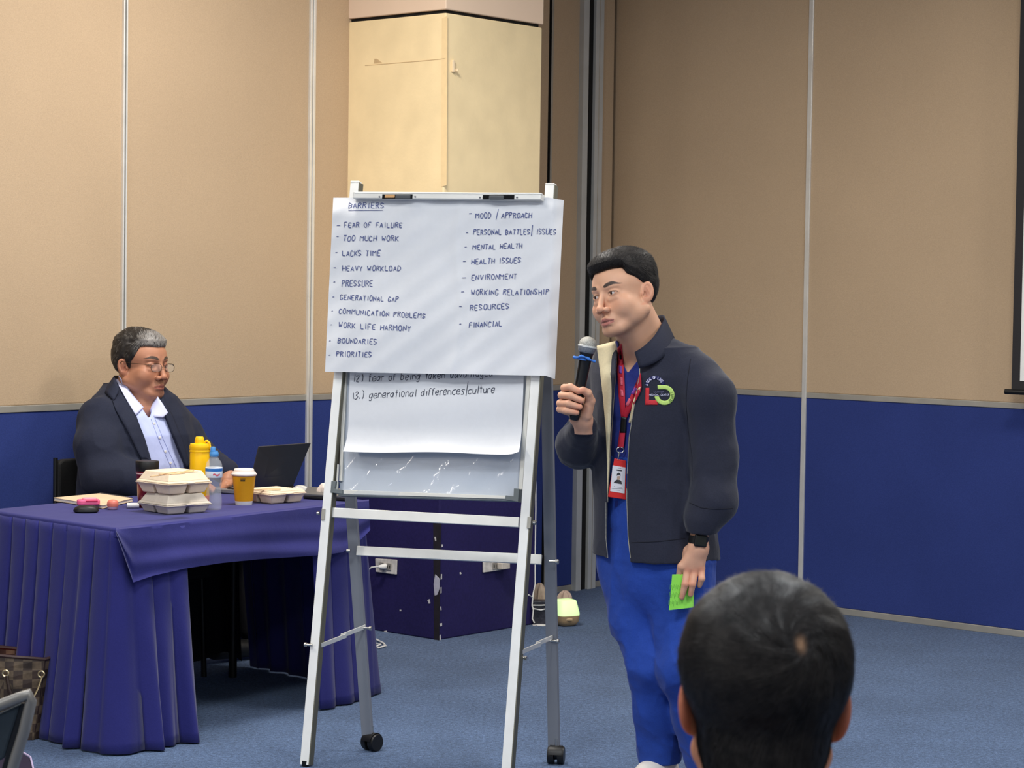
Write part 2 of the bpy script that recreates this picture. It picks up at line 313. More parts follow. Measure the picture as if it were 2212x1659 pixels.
# board
def quad_prism(px, off, t, name, m, bev=.001, label=None, parent=None):
    return MB().prism([FP(x, y, off) for x, y in px], eN, t).build(name, m, parent or ea, bev=bev, label=label)
M_board = mat('whiteboard', (186, 194, 206), .22, noise=[(3, .05)], spec=.6, bump=[(5, .04, .01)])
quad_prism([(737, 1066), (1132, 1084), (1186, 428), (762, 424)], -.030, .012, 'board', M_board, label='glossy pale board')
M_frame = mat('board_frame', (222, 220, 212), .4, .35, noise=[(12, .05)])
quad_prism([(735, 1040), (742, 1040), (768, 440), (760, 440)], -.020, .012, 'board_frame', M_frame)
quad_prism([(1122, 1058), (1131, 1058), (1177, 440), (1168, 440)], -.020, .012, 'board_frame', M_frame)
quad_prism([(739, 1073), (1126, 1085), (1126, 1080), (739, 1066)], -.026, .030, 'bottom_rail', mat('rail_dark', (120, 128, 132), .4, .4, noise=[(12, .05)]))
quad_prism([(750, 1069), (1102, 1080), (1102, 1073), (750, 1060)], -.020, .030, 'marker_ledge', M_frame)
M_clip = mat('grey_clip', (112, 118, 118), .5, noise=[(12, .05)])
quad_prism([(722, 1066), (748, 1069), (748, 1060), (731, 1058), (734, 1041), (724, 1041)], -.016, .03, 'corner_clip', M_clip, label='grey corner clip')
quad_prism([(1098, 1081), (1126, 1086), (1128, 1058), (1117, 1057), (1116, 1074), (1099, 1072)], -.016, .03, 'corner_clip', M_clip, label='grey corner clip')
flatbar(727, 1064, 730.5, 1003, .006, .0, .006, M_frame, 'side_rod')
# plastic film over the lower board
film = mat('clear_film', (236, 242, 250), .06, trans=0, alpha=.25, noise=[(8, .02)], bump=[(7, .5, .02)], spec=.9)
P = [[FP(739+(1124-739)*u+(6*math.sin(u*9+v*3)), 962+(1068-962)*v+11*u*v, .004+.012*math.sin(u*5+1)*v+.006*math.sin(u*17+v*4)) for u in np.linspace(0, 1, 40)] for v in np.linspace(0, 1, 14)]
MB().grid(P).build('plastic_film', film, ea, smooth=True, label='clear wrinkled plastic film')
# top clamp with two sliding latches
cb0, cb1 = (767, 423.5), (1172, 426.5)
MB().bar(FP(*cb0, .048), FP(*cb1, .048), .022, .034, eUp).build('clamp_bar', M_alu, ea, bev=.002, label='brushed clamp bar')
MB().bar(FP(767, 417.5, .060), FP(1172, 419.5, .060), .004, .012, eUp).build('clamp_lip', M_alu, ea, bev=.001)
for x0, x1, y in ((826, 891, 424.5), (1043, 1111, 426)):
    MB().bar(FP(x0, y, .066), FP(x1, y, .066), .014, .003, eUp).build('latch_slot', M_blackgl, ea)
    xm = x0+(x1-x0)*(.7 if x0 < 900 else .45)
    MB().bar(FP(xm-17, y+1, .070), FP(xm+15, y+1, .070), .012, .008, eUp).build('latch_slider', mat('dark_grey_slider', (70, 74, 78), .4, noise=[(30, .05)]), ea, bev=.002)
    if x0 < 900: MB().bar(FP(831, y-.5, .0685), FP(853, y-.5, .0685), .010, .003, eUp).build('latch_plate', mat('brass_plate', (236, 186, 130), .25, .8, noise=[(30, .05)]), ea, bev=.001)
    for xs in (x0-6, x1+6): MB().lathe([(.003, 0), (.003, .002), (.001, .003)], FP(xs, y+.5, .065), eN, 10).build('screw', mat('grey_screw', (120, 122, 128), .4, .6), ea)
# rear frame
rL0, rL1 = W(795, 1597, 6.985), W(734, 745, 7.03)
rR0, rR1 = W(1197, 1616, 6.835), W(1180, 752, 6.84)
for a, b in ((rL0, rL1), (rR0, rR1)):
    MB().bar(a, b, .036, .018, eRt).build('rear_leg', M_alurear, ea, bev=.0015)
MB().bar(W(771, 1190, 6.975), W(1170, 1209, 6.82), .031, .012, unit(eUp+eBk*.1)).build('rear_crossbar', M_alu, ea, bev=.0015)
MB().lathe([(.004, -.01), (.004, .012), (.008, .012), (.008, .02), (.004, .022)], W(1193, 1213, 6.80), eRt, 12).build('bolt', M_steel, ea, smooth=True)
MB().lathe([(.006, 0), (.006, .012), (.003, .014)], W(757, 1190, 6.96), -eRt, 12).build('bolt', M_steel, ea, smooth=True)
# braces
def brace(x0, y0, Y0, x1, y1, Y1):
    a, b = W(x0, y0, Y0), W(x1, y1, Y1); m = (a+b)/2
    MB().bar(a, m+(b-a)*.04, .014, .004, UP).bar(m-(b-a)*.04+UP*.003-eRt*.005, b+UP*.003-eRt*.005, .014, .004, UP).build('folding_brace', M_alu, ea, bev=.001)
brace(694, 1394, 6.80, 792, 1356, 6.985); brace(1126, 1409, 6.58, 1201, 1377, 6.84)
for x, y, Y, s in ((668, 1393, 6.79, -1), (792, 1357, 6.975, 1), (1197, 1385, 6.82, 1), (1127, 1421, 6.60, 1)):
    MB().lathe([(.004, -.012), (.004, .010), (.007, .010), (.007, .016), (.003, .018)], W(x, y, Y), eRt*s, 12).build('bolt', M_steel, ea, smooth=True)
# castors: twin wheels under each rear leg
for (fx, fy), yaw in (((803, 1621), -.7), ((1201, 1650), -.15)):
    g = Zp(fx, fy, 0); ax = V3(math.cos(yaw), math.sin(yaw), 0); r = .028
    cst = MB()
    cst.lathe([(.006, -.026), (.026, -.026), (r, -.022), (r, -.006), (.014, -.004), (.014, .004), (r, .006), (r, .022), (.026, .026), (.006, .026)], g+UP*r, ax, 28)
    cst.build('castor_wheel', M_black, ea, smooth=True)
    MB().lathe([(.005, 0), (.005, .03)], g+UP*.05, UP, 10).build('castor_stem', M_steel, ea, smooth=True)
    hood = [[g+UP*r+ax*(.004+.001*0)*s+(r+.003)*(math.cos(t)*np.cross(ax, UP)+math.sin(t)*UP) for t in np.linspace(.2, 2.9, 12)] for s in (-5, 5)]
    MB().grid(hood).build('castor_hood', M_black, ea, smooth=True)

# ------------------------------------------------------------------ flipchart sheets
def sheet1(u, v):     # u 0..1 across, v 0..1 down, returns pixel position and height off the front plane
    x = (720+(702-720)*v)*(1-u)+(1218+(1199-1218)*v)*u
    y = (427+(803-427)*v)*(1-u)+(426.5+(812-426.5)*v)*u
    y += 4*max(0, u-.96)/.04*v*1.8-0*u
    off = .040-.034*math.exp(-v*16)*0
    off += .010*v*(math.sin(u*3+.3))+.0035*math.sin(u*14+v*5)*v+.004*math.sin(v*9+u*4)
    off += .004*math.sin(u*9+1)*math.exp(-((v-.10)/.05)**2)+.003*math.sin(u*21)*math.exp(-(v/.1)**2)-.006*math.exp(-(v/.05)**2)+.0022*math.sin(u*31+v*17)*math.sin(v*23+u*9)
    off += -.05*max(0, (u-.955)/.045)**1.6*.6     # curls back at the right edge
    off += .010*math.exp(-((u-.56+.02*math.sin(v*7))/.02)**2)*.35
    if v < .06 and u > .93: y += 6*(u-.93)/.07*(1-v/.06)
    return x, y, off
def S1(u, v): x, y, o = sheet1(u, v); return FP(x, y, o)
U_ = np.linspace(0, 1, 130); V_ = np.linspace(0, 1, 110)
sh1 = MB().grid([[S1(u, v) for u in U_] for v in V_]).build('flipchart_sheet', M_paper, None, smooth=True)
setp(sh1, 'upper flipchart sheet listing barriers in blue capitals, clipped to the easel', 'paper sheet')
def sheet2(u, v):
    x = (757+(-6)*v)*(1-u)+(1133-8*v)*u; y = (760+(975-760)*v)*(1-u)+(770+(981-770)*v)*u
    k = max(0, (v-.72)/.28); x += (-10*k*k)*(1-u)+(-4*k*k)*u
    y += 1.5*math.sin(u*9)*v; 
    if u > .93: y -= 6*((u-.93)/.07)**2*k
    off = .006+.004*math.sin(u*5)*v+.05*k*k+.003*math.sin(v*11+u*3)
    return x, y, off
def S2(u, v): x, y, o = sheet2(u, v); return FP(x, y, o)
sh2 = MB().grid([[S2(u, v) for u in np.linspace(0, 1, 50)] for v in np.linspace(0, 1, 40)]).build('flipchart_sheet', M_paper, None, smooth=True)
setp(sh2, 'lower flipchart sheet with two handwritten lines in dark lower case, curling out at its foot', 'paper sheet')

GL = {  # stroke letters on a 4 x 6 grid (x then y, y 0 = baseline; lower case may go to y = -2 written as a, b)
'A': '002640 1232', 'B': '0006 0635443303 334131200000', 'C': '4536160501103041'[0:0]+'4526160401103041', 'D': '0006 06264432 32200000'.replace('32 32', '3242')[0:0]+'0006 062644422000',
'E': '4006'[0:0]+'46060040 0333', 'F': '460600 0333', 'G': '4526160401103042 4222', 'H': '0006 4046 0343', 'I': '2026', 'K': '0006 4602 1340', 'L': '060040', 'M': '0006234640', 'N': '00064046',
'O': '160402103042443616', 'P': '0006 0636453403', 'R': '0006 0636453403 2340', 'S': '452606041342311001', 'T': '0646 2620', 'U': '0601103041 46'[0:0]+'060110304146', 'V': '062046', 'W': '0610244046'[0:0]+'061024 243046'.replace(' 24', ''),
'X': '0640 0046', 'Y': '062346 2320', '/': '1048', '-': '0343', ',': '2021', '.': '2021', '(': '3816'[0:0]+'37150310', ')': '173533 2010'[0:0]+'1735332010'[0:6]+'3120',
'1': '1526'[0:0]+'2620', '2': '052646340040', '3': '0526453433 23412000'[0:0]+'05264534134231200001',
'a': '4413040110 304144 4440'[0:0]+'432304011030 4341'[0:0]+'44240301103144 4430', 'b': '0600 0334423000', 'c': '4324040110 3041'[0:0]+'44240301103041', 'd': '44240301103144 4640', 'e': '024244240301103041',
'f': '46261510 0434', 'g': '44240301103144 443b1b0a', 'i': '2420 2626', 'k': '0600 4401 1330', 'l': '2620', 'n': '0400 0324443440'[0:0]+'0400 03244340', 'o': '24040110304144 24'[0:0]+'24040110304324', 'r': '0400 03243443'[0:0]+'0400 032444',
's': '443414033231 1000'[0:0]+'44240332302000', 't': '26203140'[0:0]+'2620 0444', 'u': '0401103041 4440'[0:0]+'04011030 4440 3042', 'v': '042044'}
def strokes(ch):
    out = []
    for s in GL.get(ch, '').split():
        pts = []
        for i in range(0, len(s)-1, 2):
            xx = int(s[i]); yc = s[i+1]; yy = {'a': -1.5, 'b': -2.}.get(yc, None) if yc in 'ab' else int(yc)
            pts.append((xx/4, yy/6))
        out.append(pts)
    return out
def smoothline(pts, closed=False):
    if len(pts) < 3: return pts
    P = np.array(pts); out = [P[0]]
    for i in range(1, len(P)-1):
        a, b, c = P[i-1], P[i], P[i+1]
        out += [b+(a-b)*.28, b+(a-b)*.07+(c-b)*.07, b+(c-b)*.28]
    out.append(P[-1]); return out
def write(text, x0, y0, x1, y1, h, mapper, m, parent, w=.0022, slant=.08, jit=1., name='handwriting', wide=None):
    """letters spaced evenly from pixel (x0,y0) to (x1,y1), h px tall; mapper turns a pixel into a 3D point"""
    R = random.Random(text); mb = MB(); n = len(text); adv = {' ': .9, 'I': .72, 'i': .6, 'l': .6, '.': .35, '/': .6, '1': .55, 't': .8, 'r': .8, 'f': .8, 'M': 1.2, 'W': 1.2, '-': .7}
    ws = [adv.get(c, 1.) for c in text]; tot = sum(ws)-.22; ux = (x1-x0)/tot; cur = 0
    dx, dy = unit(V3(x1-x0, y1-y0, 0))[:2]
    for c, wd in zip(text, ws):
        bx = x0+dx*cur*ux; by = y0+dy*cur*ux+R.uniform(-.5, .5)*jit; hh = h*R.uniform(.9, 1.08); lw = ux*wd*.68; sk = slant+R.uniform(-.06, .06)
        if c == '/': hh = h*1.5; by += h*.25
        for st in strokes(c):
            st = [(px+R.uniform(-.05, .05), py+R.uniform(-.03, .03)) for px, py in st]
            pp = [np.array(mapper(bx+px*lw+sk*py*hh, by-py*hh)) for px, py in smoothline(st)]
            if len(pp) < 2 or np.linalg.norm(pp[0]-pp[-1])+np.linalg.norm(pp[0]-pp[len(pp)//2]) < 1e-4: continue
            L, Rr = [], []
            for i, p in enumerate(pp):
                t = unit(pp[min(i+1, len(pp)-1)]-pp[max(i-1, 0)]); s = unit(np.cross(t, eN))*w/2*R.uniform(.85, 1.15); L.append(p+s); Rr.append(p-s)
            mb.grid([L, Rr])
        cur += wd
    return mb.build(name, m, parent, fixn=False)
def M1(x, y):    # pixel on sheet 1 -> point just above it
    v = (y-427)/(376+9*0); xl = 720-18*v; xr = 1218-19*v; u = (x-xl)/(xr-xl); return FP(x, y, sheet1(min(max(u, 0), 1), min(max(v, 0), 1))[2]+.0022)
def M2(x, y):
    v = (y-765)/213; u = (x-757+6*v)/(376-2*v); return FP(x, y, sheet2(min(max(u, 0), 1), min(max(v, 0), 1))[2]+.0012)
q2 = lambda cx, cy: (680+cx/3.95, 380+cy/3.95)
for t, cx0, cy0, cx1, cy1, h in [('BARRIERS', 287, 275, 592, 276, 46), ('FEAR OF FAILURE', 250, 440, 745, 440, 44), ('TOO MUCH WORK', 242, 555, 714, 555, 46), ('LACKS TIME', 235, 682, 560, 684, 48), ('HEAVY WORKLOAD', 235, 812, 733, 810, 44),
    ('PRESSURE', 230, 945, 495, 943, 52), ('GENERATIONAL GAP', 216, 1055, 715, 1076, 42), ('COMMUNICATION PROBLEMS', 204, 1174, 945, 1216, 42), ('WORK LIFE HARMONY', 200, 1295, 818, 1328, 46), ('BOUNDARIES', 196, 1424, 530, 1437, 42), ('PRIORITIES', 184, 1540, 485, 1545, 42),
    ('MOOD / APPROACH', 1372, 361, 1852, 358, 46), ('PERSONAL BATTLES/ ISSUES', 1353, 502, 2060, 498, 46), ('MENTAL HEALTH', 1346, 630, 1770, 616, 44), ('HEALTH ISSUES', 1338, 755, 1758, 738, 44), ('ENVIRONMENT', 1336, 890, 1724, 876, 46),
    ('WORKING RELATIONSHIP', 1333, 1015, 1998, 1013, 46), ('RESOURCES', 1324, 1148, 1660, 1130, 46), ('FINANCIAL', 1316, 1294, 1598, 1282, 46)]:
    (x0, y0), (x1, y1) = q2(cx0, cy0), q2(cx1, cy1); write(t, x0, y0, x1, y1, h/3.95, M1, M_ink, sh1)
dm = MB()
for cx0, cy0, L in [(187, 424, 30), (185, 518, 18), (175, 655, 18), (160, 784, 18), (158, 906, 16), (150, 1034, 16), (142, 1154, 12), (134, 1271, 12), (122, 1408, 14), (118, 1529, 14), (1315, 322, 24), (1290, 485, 16), (1278, 608, 18), (1264, 730, 24), (1257, 870, 34), (1249, 990, 26), (1232, 1115, 22), (1232, 1265, 18)]:
    a = M1(*q2(cx0, cy0)); b = M1(*q2(cx0+L, cy0-2)); dm.grid([[a+eUp*.001, b+eUp*.001], [a-eUp*.001, b-eUp*.001]])
us = [M1(*q2(cx, 296-4*(cx-287)/293)) for cx in np.linspace(287, 580, 8)]; dm.grid([[p+eUp*.0008 for p in us], [p-eUp*.0008 for p in us]])
dm.build('bullet_dashes', M_ink, sh1, fixn=False)['kind'] = 'stuff'
q3 = lambda cx, cy: (680+cx/3.95, 780+cy/3.95)
(x0, y0), (x1, y1) = q3(330, 178), q3(1518, 130); write('12) fear of being taken advantaged', x0, y0, x1, y1, 15, M2, M_inkb, sh2, w=.0022, slant=.1)
(x0, y0), (x1, y1) = q3(320, 325), q3(1535, 268); write('13.) generational differences/culture', x0, y0, x1, y1, 15.5, M2, M_inkb, sh2, w=.0022, slant=.1)

# ------------------------------------------------------------------ table
TZ = .72
tA, tB, tD = Zp(252, 1141, TZ), Zp(793, 1080, TZ), Zp(2, 1104, TZ)+V3(-.057, .040, 0); tC = tB+(tD-tA)
tl = unit(tB-tA); ts = unit(tD-tA); nA = unit(V3(tl[1], -tl[0], 0)); nD = unit(V3(-ts[1], ts[0], 0)); nD = -nD if nD[1] > 0 else nD   # outward normals of the long and of the left side
nA = nA if nA[1] < 0 else -nA
tb = thing('folding_table', V3(*((tA+tC)/2)[:2], 0), 'folding table hidden under the navy cloth, with dark legs', 'table')
ins = lambda p: (tA+tC)/2+(p-(tA+tC)/2)*.97
MB().prism([ins(p)-UP*.034 for p in (tA, tB, tC, tD)], UP, .026).build('tabletop', mat('table_laminate', (150, 120, 90), .5, noise=[(6, .1)]), tb, bev=.003)
for f1, f2 in ((.1, .15), (.9, .15), (.1, .85), (.9, .85)):
    p = tA+(tB-tA)*f1+(tD-tA)*f2; MB().tube([V3(p[0], p[1], 0), V3(p[0], p[1], TZ-.034)], .016, 10).build('leg', M_black, tb, smooth=True)
pm = Zp(545, 1476, 0)
# cloth top with rounded drop on the edges
cl_ = MB()
def ringpt(s, extra=0):   # perimeter point by corner-rounded parameter
    return s
per = []
cs = [tA, tB, tC, tD]; rr = .03
for i in range(4):
    p = cs[i]; a = unit(cs[i-1]-p); b = unit(cs[(i+1) % 4]-p)
    for k in range(7):
        t = k/6; per.append((1-t)**2*(p+a*rr)+2*t*(1-t)*p+t*t*(p+b*rr))
ctr = (tA+tC)/2
prof = [(-.012, 0), (-.008, 0), (-.002, -.002), (.001, -.007), (.002, -.016), (.003, -.03)]
nper = len(per); vs = [ctr+UP*.0]; fs = []
cen = np.array(per).mean(0)
nor = []
for i in range(nper):
    t = unit(per[(i+1) % nper]-per[i-1]); n = unit(np.cross(t, UP)); nor.append(n if n@(per[i]-cen) > 0 else -n)
vs = []
for o, z in prof: vs += [per[i]+nor[i]*o+UP*z for i in range(nper)]
for j in range(len(prof)-1): fs += [(j*nper+i, j*nper+(i+1) % nper, (j+1)*nper+(i+1) % nper, (j+1)*nper+i) for i in range(nper)]
fs.append(tuple(range(nper)))
ct = MB().add(vs, fs).build('tablecloth', M_cloth, None, smooth=True)
setp(ct, 'navy tablecloth draped over the table, its front corner hanging down', 'tablecloth')
# swag: overhang on the long side, lower edge traced with real folds
pA = tA+nA*.02
def sw(px, py, off): return PL(px, py, pA+nA*off, nA)
low = [(250, 1150), (268, 1200), (288, 1258), (330, 1244), (400, 1228), (480, 1216), (560, 1208), (640, 1203), (700, 1199), (740, 1193), (775, 1170), (800, 1145)]
top = [(250, 1143), (262, 1143), (285, 1141), (330, 1137), (400, 1129), (480, 1120), (560, 1110), (640, 1101), (700, 1094), (740, 1089), (775, 1084), (797, 1082)]
rows = []
lowi = []; topi = []
for k in range(len(low)-1):
    for t in np.linspace(0, 1, 6, endpoint=False):
        lowi.append(np.array(low[k])*(1-t)+np.array(low[k+1])*t); topi.append(np.array(top[k])*(1-t)+np.array(top[k+1])*t)
lowi.append(np.array(low[-1])); topi.append(np.array(top[-1]))
for j, t in enumerate(np.linspace(0, 1, 16)):
    r = []
    for k, (a, b) in enumerate(zip(topi, lowi)):
        p = a*(1-t)+b*t; u = k/len(topi)
        off = .006+.026*t+.010*math.sin(u*16+t*2.5)*t*(1-u*.5)+.006*math.sin(t*14-u*7)*t
        r.append(sw(p[0], p[1], off))
    rows.append(r)
rows.insert(0, [Zp(p[0]+(1.5 if p[0] < 300 else 0), p[1]-3.2, TZ+.0008) for p in topi])
MB().grid(rows).build('overhang', M_cloth, ct, smooth=True, label='drooping front edge')
# pleated skirts
M_under = mat('shade_blackened_cloth', (12, 12, 22), .95, noise=[(20, .1)])  # skirt cloth blackened: shade under the table is put into its colour
def skirt(path, name, label, z0=TZ-.012, z1=.006, pleat=.085, amp=.02, flare=.05, seed=1, m=None, raise_fn=None, parent=None):
    path = [np.array(p, float) for p in path]; seg = [np.linalg.norm(path[i+1]-path[i]) for i in range(len(path)-1)]; L = sum(seg)
    nn = int(L/.006); R = random.Random(seed); ph = [R.uniform(-1, 1) for _ in range(64)]
    cols = []
    for i in range(nn+1):
        s = L*i/nn; k = 0; q = s
        while k < len(seg)-1 and q > seg[k]: q -= seg[k]; k += 1
        p = path[k]+(path[k+1]-path[k])*min(q/seg[k], 1); t = unit(path[k+1]-path[k])
        n = unit(np.cross(t, UP)); n = n if n@(p-cen) > 0 else -n
        cols.append((s, p, n, t))
    # smooth the normals round corners
    Nn = np.array([c[2] for c in cols]); 
    for _ in range(25): Nn[1:-1] = (Nn[:-2]+Nn[1:-1]*2+Nn[2:])/4
    rows = []
    for v in np.linspace(0, 1, 22):
        r = []
        for i, (s, p, n, t) in enumerate(cols):
            x = s/pleat; k = int(x); fr = x-k; wob = ph[k % 64]
            tri = (fr**.55)*(1-fr)**.28*1.7        # knife pleat: rises softly, falls steeply
            a = amp*(.25+.75*v)*(1+.35*wob)
            soft = .5-.5*math.cos(2*math.pi*fr)
            off = a*((1-v)*tri+v*(.35*tri+.75*soft))+flare*v**1.3*(1+.25*wob*soft)+.006*math.sin(s*23+v*3)*v
            z = z0+(z1+(raise_fn(s/L) if raise_fn else 0)-z0)*v
            r.append(p+Nn[i]/np.linalg.norm(Nn[i])*off+t*(.012*wob*v)+UP*z)
        rows.append(r)
    o = MB().grid(rows).build(name, m or M_cloth, parent, smooth=True)
    so = o.modifiers.new('thick', 'SOLIDIFY'); so.thickness = .0015
    if label: setp(o, label, 'table skirt')
    return o
flat = lambda p: V3(p[0], p[1], 0)
fA, fB, fC, fD = map(flat, (tA, tB, tC, tD))
xo = lambda px, py: flat(PL(px, py, pA, nA))
e400 = flat(PL(398, 1240, pA, nA)); e650 = flat(PL(672, 1210, pA, nA))
skirt([fD, fA+(fD-fA)*.03, fA+(fB-fA)*.02, e400], 'table_skirt', 'pleated navy skirt around the near left corner of the table', pleat=.078, amp=.030, flare=.055, seed=3)
skirt([e650, fB-(fB-fA)*.02, fB+(fC-fB)*.04, fC], 'table_skirt', 'pleated navy skirt at the right end of the table', pleat=.10, amp=.028, flare=.045, seed=9)
bk = fD+(fA-fD)*.02
skirt([fC, fD], 'table_skirt', 'inner skirt coloured dark for shade, seen through the opening under the table', pleat=.11, amp=.02, flare=-.03, seed=5, m=M_under, raise_fn=lambda f: .035+.03*math.sin(f*9)+.03*max(0, math.sin(f*23)), z1=.0)
M_under = mat('shade_blackened_cloth', (12, 12, 22), .95, noise=[(20, .1)])

# ------------------------------------------------------------------ things on the table
def frame(px, py, z=TZ, yaw=0):
    o = Zp(px, py, z); X = V3(math.cos(yaw), math.sin(yaw), 0); Y = V3(-math.sin(yaw), math.cos(yaw), 0); return o, X, Y
M_pulp = mat('pulp_fibre', (234, 214, 186), .85, noise=[(60, .04), (8, .03)], bump=[(180, .15, .002)], spec=.2)
M_pulp2 = mat('pulp_fibre_grey', (214, 204, 188), .85, noise=[(60, .04), (8, .03)], bump=[(180, .15, .002)], spec=.2)
M_wood = mat('cutlery_wood', (226, 182, 132), .7, noise=[(30, .08)], stretch=(1, 1, 1))
def frus(mb, c, X, Y, a0, b0, a1, b1, z0, z1, sh=(0, 0), sh1=None):
    sh1 = sh1 or sh; P = [c+X*(sx*a0/2+sh[0])+Y*(sy*b0/2+sh[1])+UP*z0 for sx, sy in ((-1, -1), (1, -1), (1, 1), (-1, 1))]
    P += [c+X*(sx*a1/2+sh1[0])+Y*(sy*b1/2+sh1[1])+UP*z1 for sx, sy in ((-1, -1), (1, -1), (1, 1), (-1, 1))]
    mb.hexa(P)
def clam(corner, z, yaw, S, hb, hl, label, m, lidflat=False, group=None):
    X = V3(math.cos(yaw), math.sin(yaw), 0); Y = V3(-math.sin(yaw), math.cos(yaw), 0); c = corner+X*S*.44+Y*S*.44; c = V3(c[0], c[1], z)
    t = thing('takeout_box', c, label, 'food box', group)
    b = MB(); g = .012; q = (S*.86-g)/2; qt = (S*.96-g)/2
    for sx in (-1, 1):
        for sy in (-1, 1):
            frus(b, c, X, Y, q*.9, q*.9, qt, qt, 0, hb-.003, (sx*(q+g)/2, sy*(q+g)/2), (sx*(qt+g)/2, sy*(qt+g)/2))
    b.build('base', m, t, bev=.004)
    r = MB(); frus(r, c, X, Y, S, S, S*1.02, S*1.02, hb-.005, hb); r.build('rim', m, t, bev=.002)
    l = MB(); frus(l, c, X, Y, S*1.0, S*1.0, S*.93, S*.93, hb+.001, hb+.008)
    if lidflat: frus(l, c, X, Y, S*.93, S*.93, S*.90, S*.90, hb+.007, hb+hl)
    else: frus(l, c, X, Y, S*.93, S*.93, S*.74, S*.74, hb+.007, hb+hl)
    l.build('lid', m, t, bev=.003)
    MB().box(c-Y*(S*.52)+UP*(hb+.001), .03, .012, .004, X=X, Y=Y).build('closing_tab', m, t, bev=.001)
    return t, c, X, Y
yb = math.radians(42)
cnr = Zp(362, 1113, TZ)
t1, c1, X1, Y1 = clam(cnr, TZ+.0015, yb, .182, .030, .036, 'greyer pulp takeout box at the bottom of the stack of two', M_pulp2, group='takeout boxes on the table')
t2, c2, X2, Y2 = clam(cnr+X1*.002-Y1*.004, TZ+.069, yb+.07, .184, .036, .038, 'cream pulp takeout box on top of the stack, with wooden cutlery on its lid', M_pulp, group='takeout boxes on the table')
cn3 = Zp(586, 1090, TZ)
t3, c3, X3, Y3 = clam(cn3, TZ+.0015, math.radians(46), .165, .034, .012, 'low pulp takeout box beside the yellow cup, right of the stack', M_pulp, lidflat=True, group='takeout boxes on the table')
def cutlery(p0, p1, kind, label):
    p0, p1 = np.array(p0), np.array(p1); d = unit(p1-p0); s = unit(np.cross(UP, d)); L = np.linalg.norm(p1-p0); n = 16; rows = []
    prof = lambda t: .0045+.001*t if t < .6 else (.0055+.0085*math.sin((t-.6)/.4*math.pi*.86) if kind != 'knife' else .008*(1-((t-.6)/.4)**4)+.002)
    lift = lambda t: -.004*math.sin(max(0, (t-.6)/.4)*math.pi) if kind == 'spoon' else .0015*math.sin(t*math.pi)
    mb = MB(); U = [p0+d*L*t+s*prof(t)+UP*lift(t) for t in np.linspace(0, 1, n)]; D = [p0+d*L*t-s*prof(t)+UP*lift(t) for t in np.linspace(0, 1, n)]
    mb.grid([U, [(a+b)/2+UP*lift(t)*.8 for a, b, t in zip(U, D, np.linspace(0, 1, n))], D])
    o = mb.build('wooden_'+kind, M_wood, None, smooth=True); so = o.modifiers.new('t', 'SOLIDIFY'); so.thickness = .0018
    setp(o, label, 'cutlery', 'wooden cutlery on the boxes')
zt = TZ+.069+.036+.038+.004
cutlery(Zp(325, 1029, zt), Zp(400, 1022, zt+.006), 'knife', 'flat wooden knife lying lowest on the top box lid')
cutlery(Zp(352, 1026, zt+.004), Zp(424, 1018, zt+.008), 'fork', 'wooden fork reaching furthest right on the top box lid')
cutlery(Zp(345, 1024, zt+.008), Zp(416, 1014, zt+.012), 'spoon', 'wooden spoon lying uppermost on the top box lid')
zt3 = TZ+.034+.012+.004
cutlery(Zp(540, 1058, zt3), Zp(606, 1056, zt3+.003), 'fork', 'wooden fork on the lid of the low box')
# tumbler
b = Zp(317.5, 1096, TZ)
tm = thing('travel_tumbler', b, 'dark red tumbler with a black lid behind the stacked boxes', 'tumbler')
MB().lathe([(.028, .0), (.031, .004), (.038, .125), (.038, .13)], b).build('body', mat('maroon_metal', (116, 24, 34), .3, .3, noise=[(30, .04)], coat=.4), tm, smooth=True)
MB().lathe([(.039, .128), (.040, .132), (.041, .160), (.039, .163), (.02, .163)], b).build('lid', M_black, tm, smooth=True)
MB().lathe([(.0385, .118), (.0386, .122)], b).build('printed_band', mat('pale_print', (222, 190, 190), .5), tm, smooth=True)
# yellow bottle
b = Zp(430.5, 1094, TZ)
yb_ = thing('sports_bottle', b, 'tall yellow sports bottle with spout cap and orange foot', 'bottle')
M_yel = mat('yellow_coating', (246, 192, 10), .4, noise=[(30, .02)], spec=.4)
MB().lathe([(.033, .03), (.0345, .034), (.0345, .186), (.033, .19)], b).build('body', M_yel, yb_, smooth=True)
MB().lathe([(.031, .0), (.034, .004), (.0352, .034), (.0352, .04)], b).build('foot', mat('orange_silicone', (232, 104, 52), .5, noise=[(30, .03)]), yb_, smooth=True, label='orange foot')
MB().lathe([(.034, .19), (.036, .193), (.036, .197), (.0345, .199), (.0345, .201), (.036, .203), (.036, .214), (.033, .221), (.018, .223)], b).build('collar', M_yel, yb_, smooth=True)
MB().lathe([(.017, .221), (.0165, .232), (.015, .242), (.012, .246)], b-V3(.001, 0, 0)).build('spout_cap', M_yel, yb_, smooth=True)
MB().tube([b+V3(.014, 0, .224), b+V3(.026, -.004, .232), b+V3(.034, -.004, .224), b+V3(.037, -.004, .206), b+V3(.042, -.004, .198)], .0045, 8).build('carry_strap', M_yel, yb_, smooth=True)
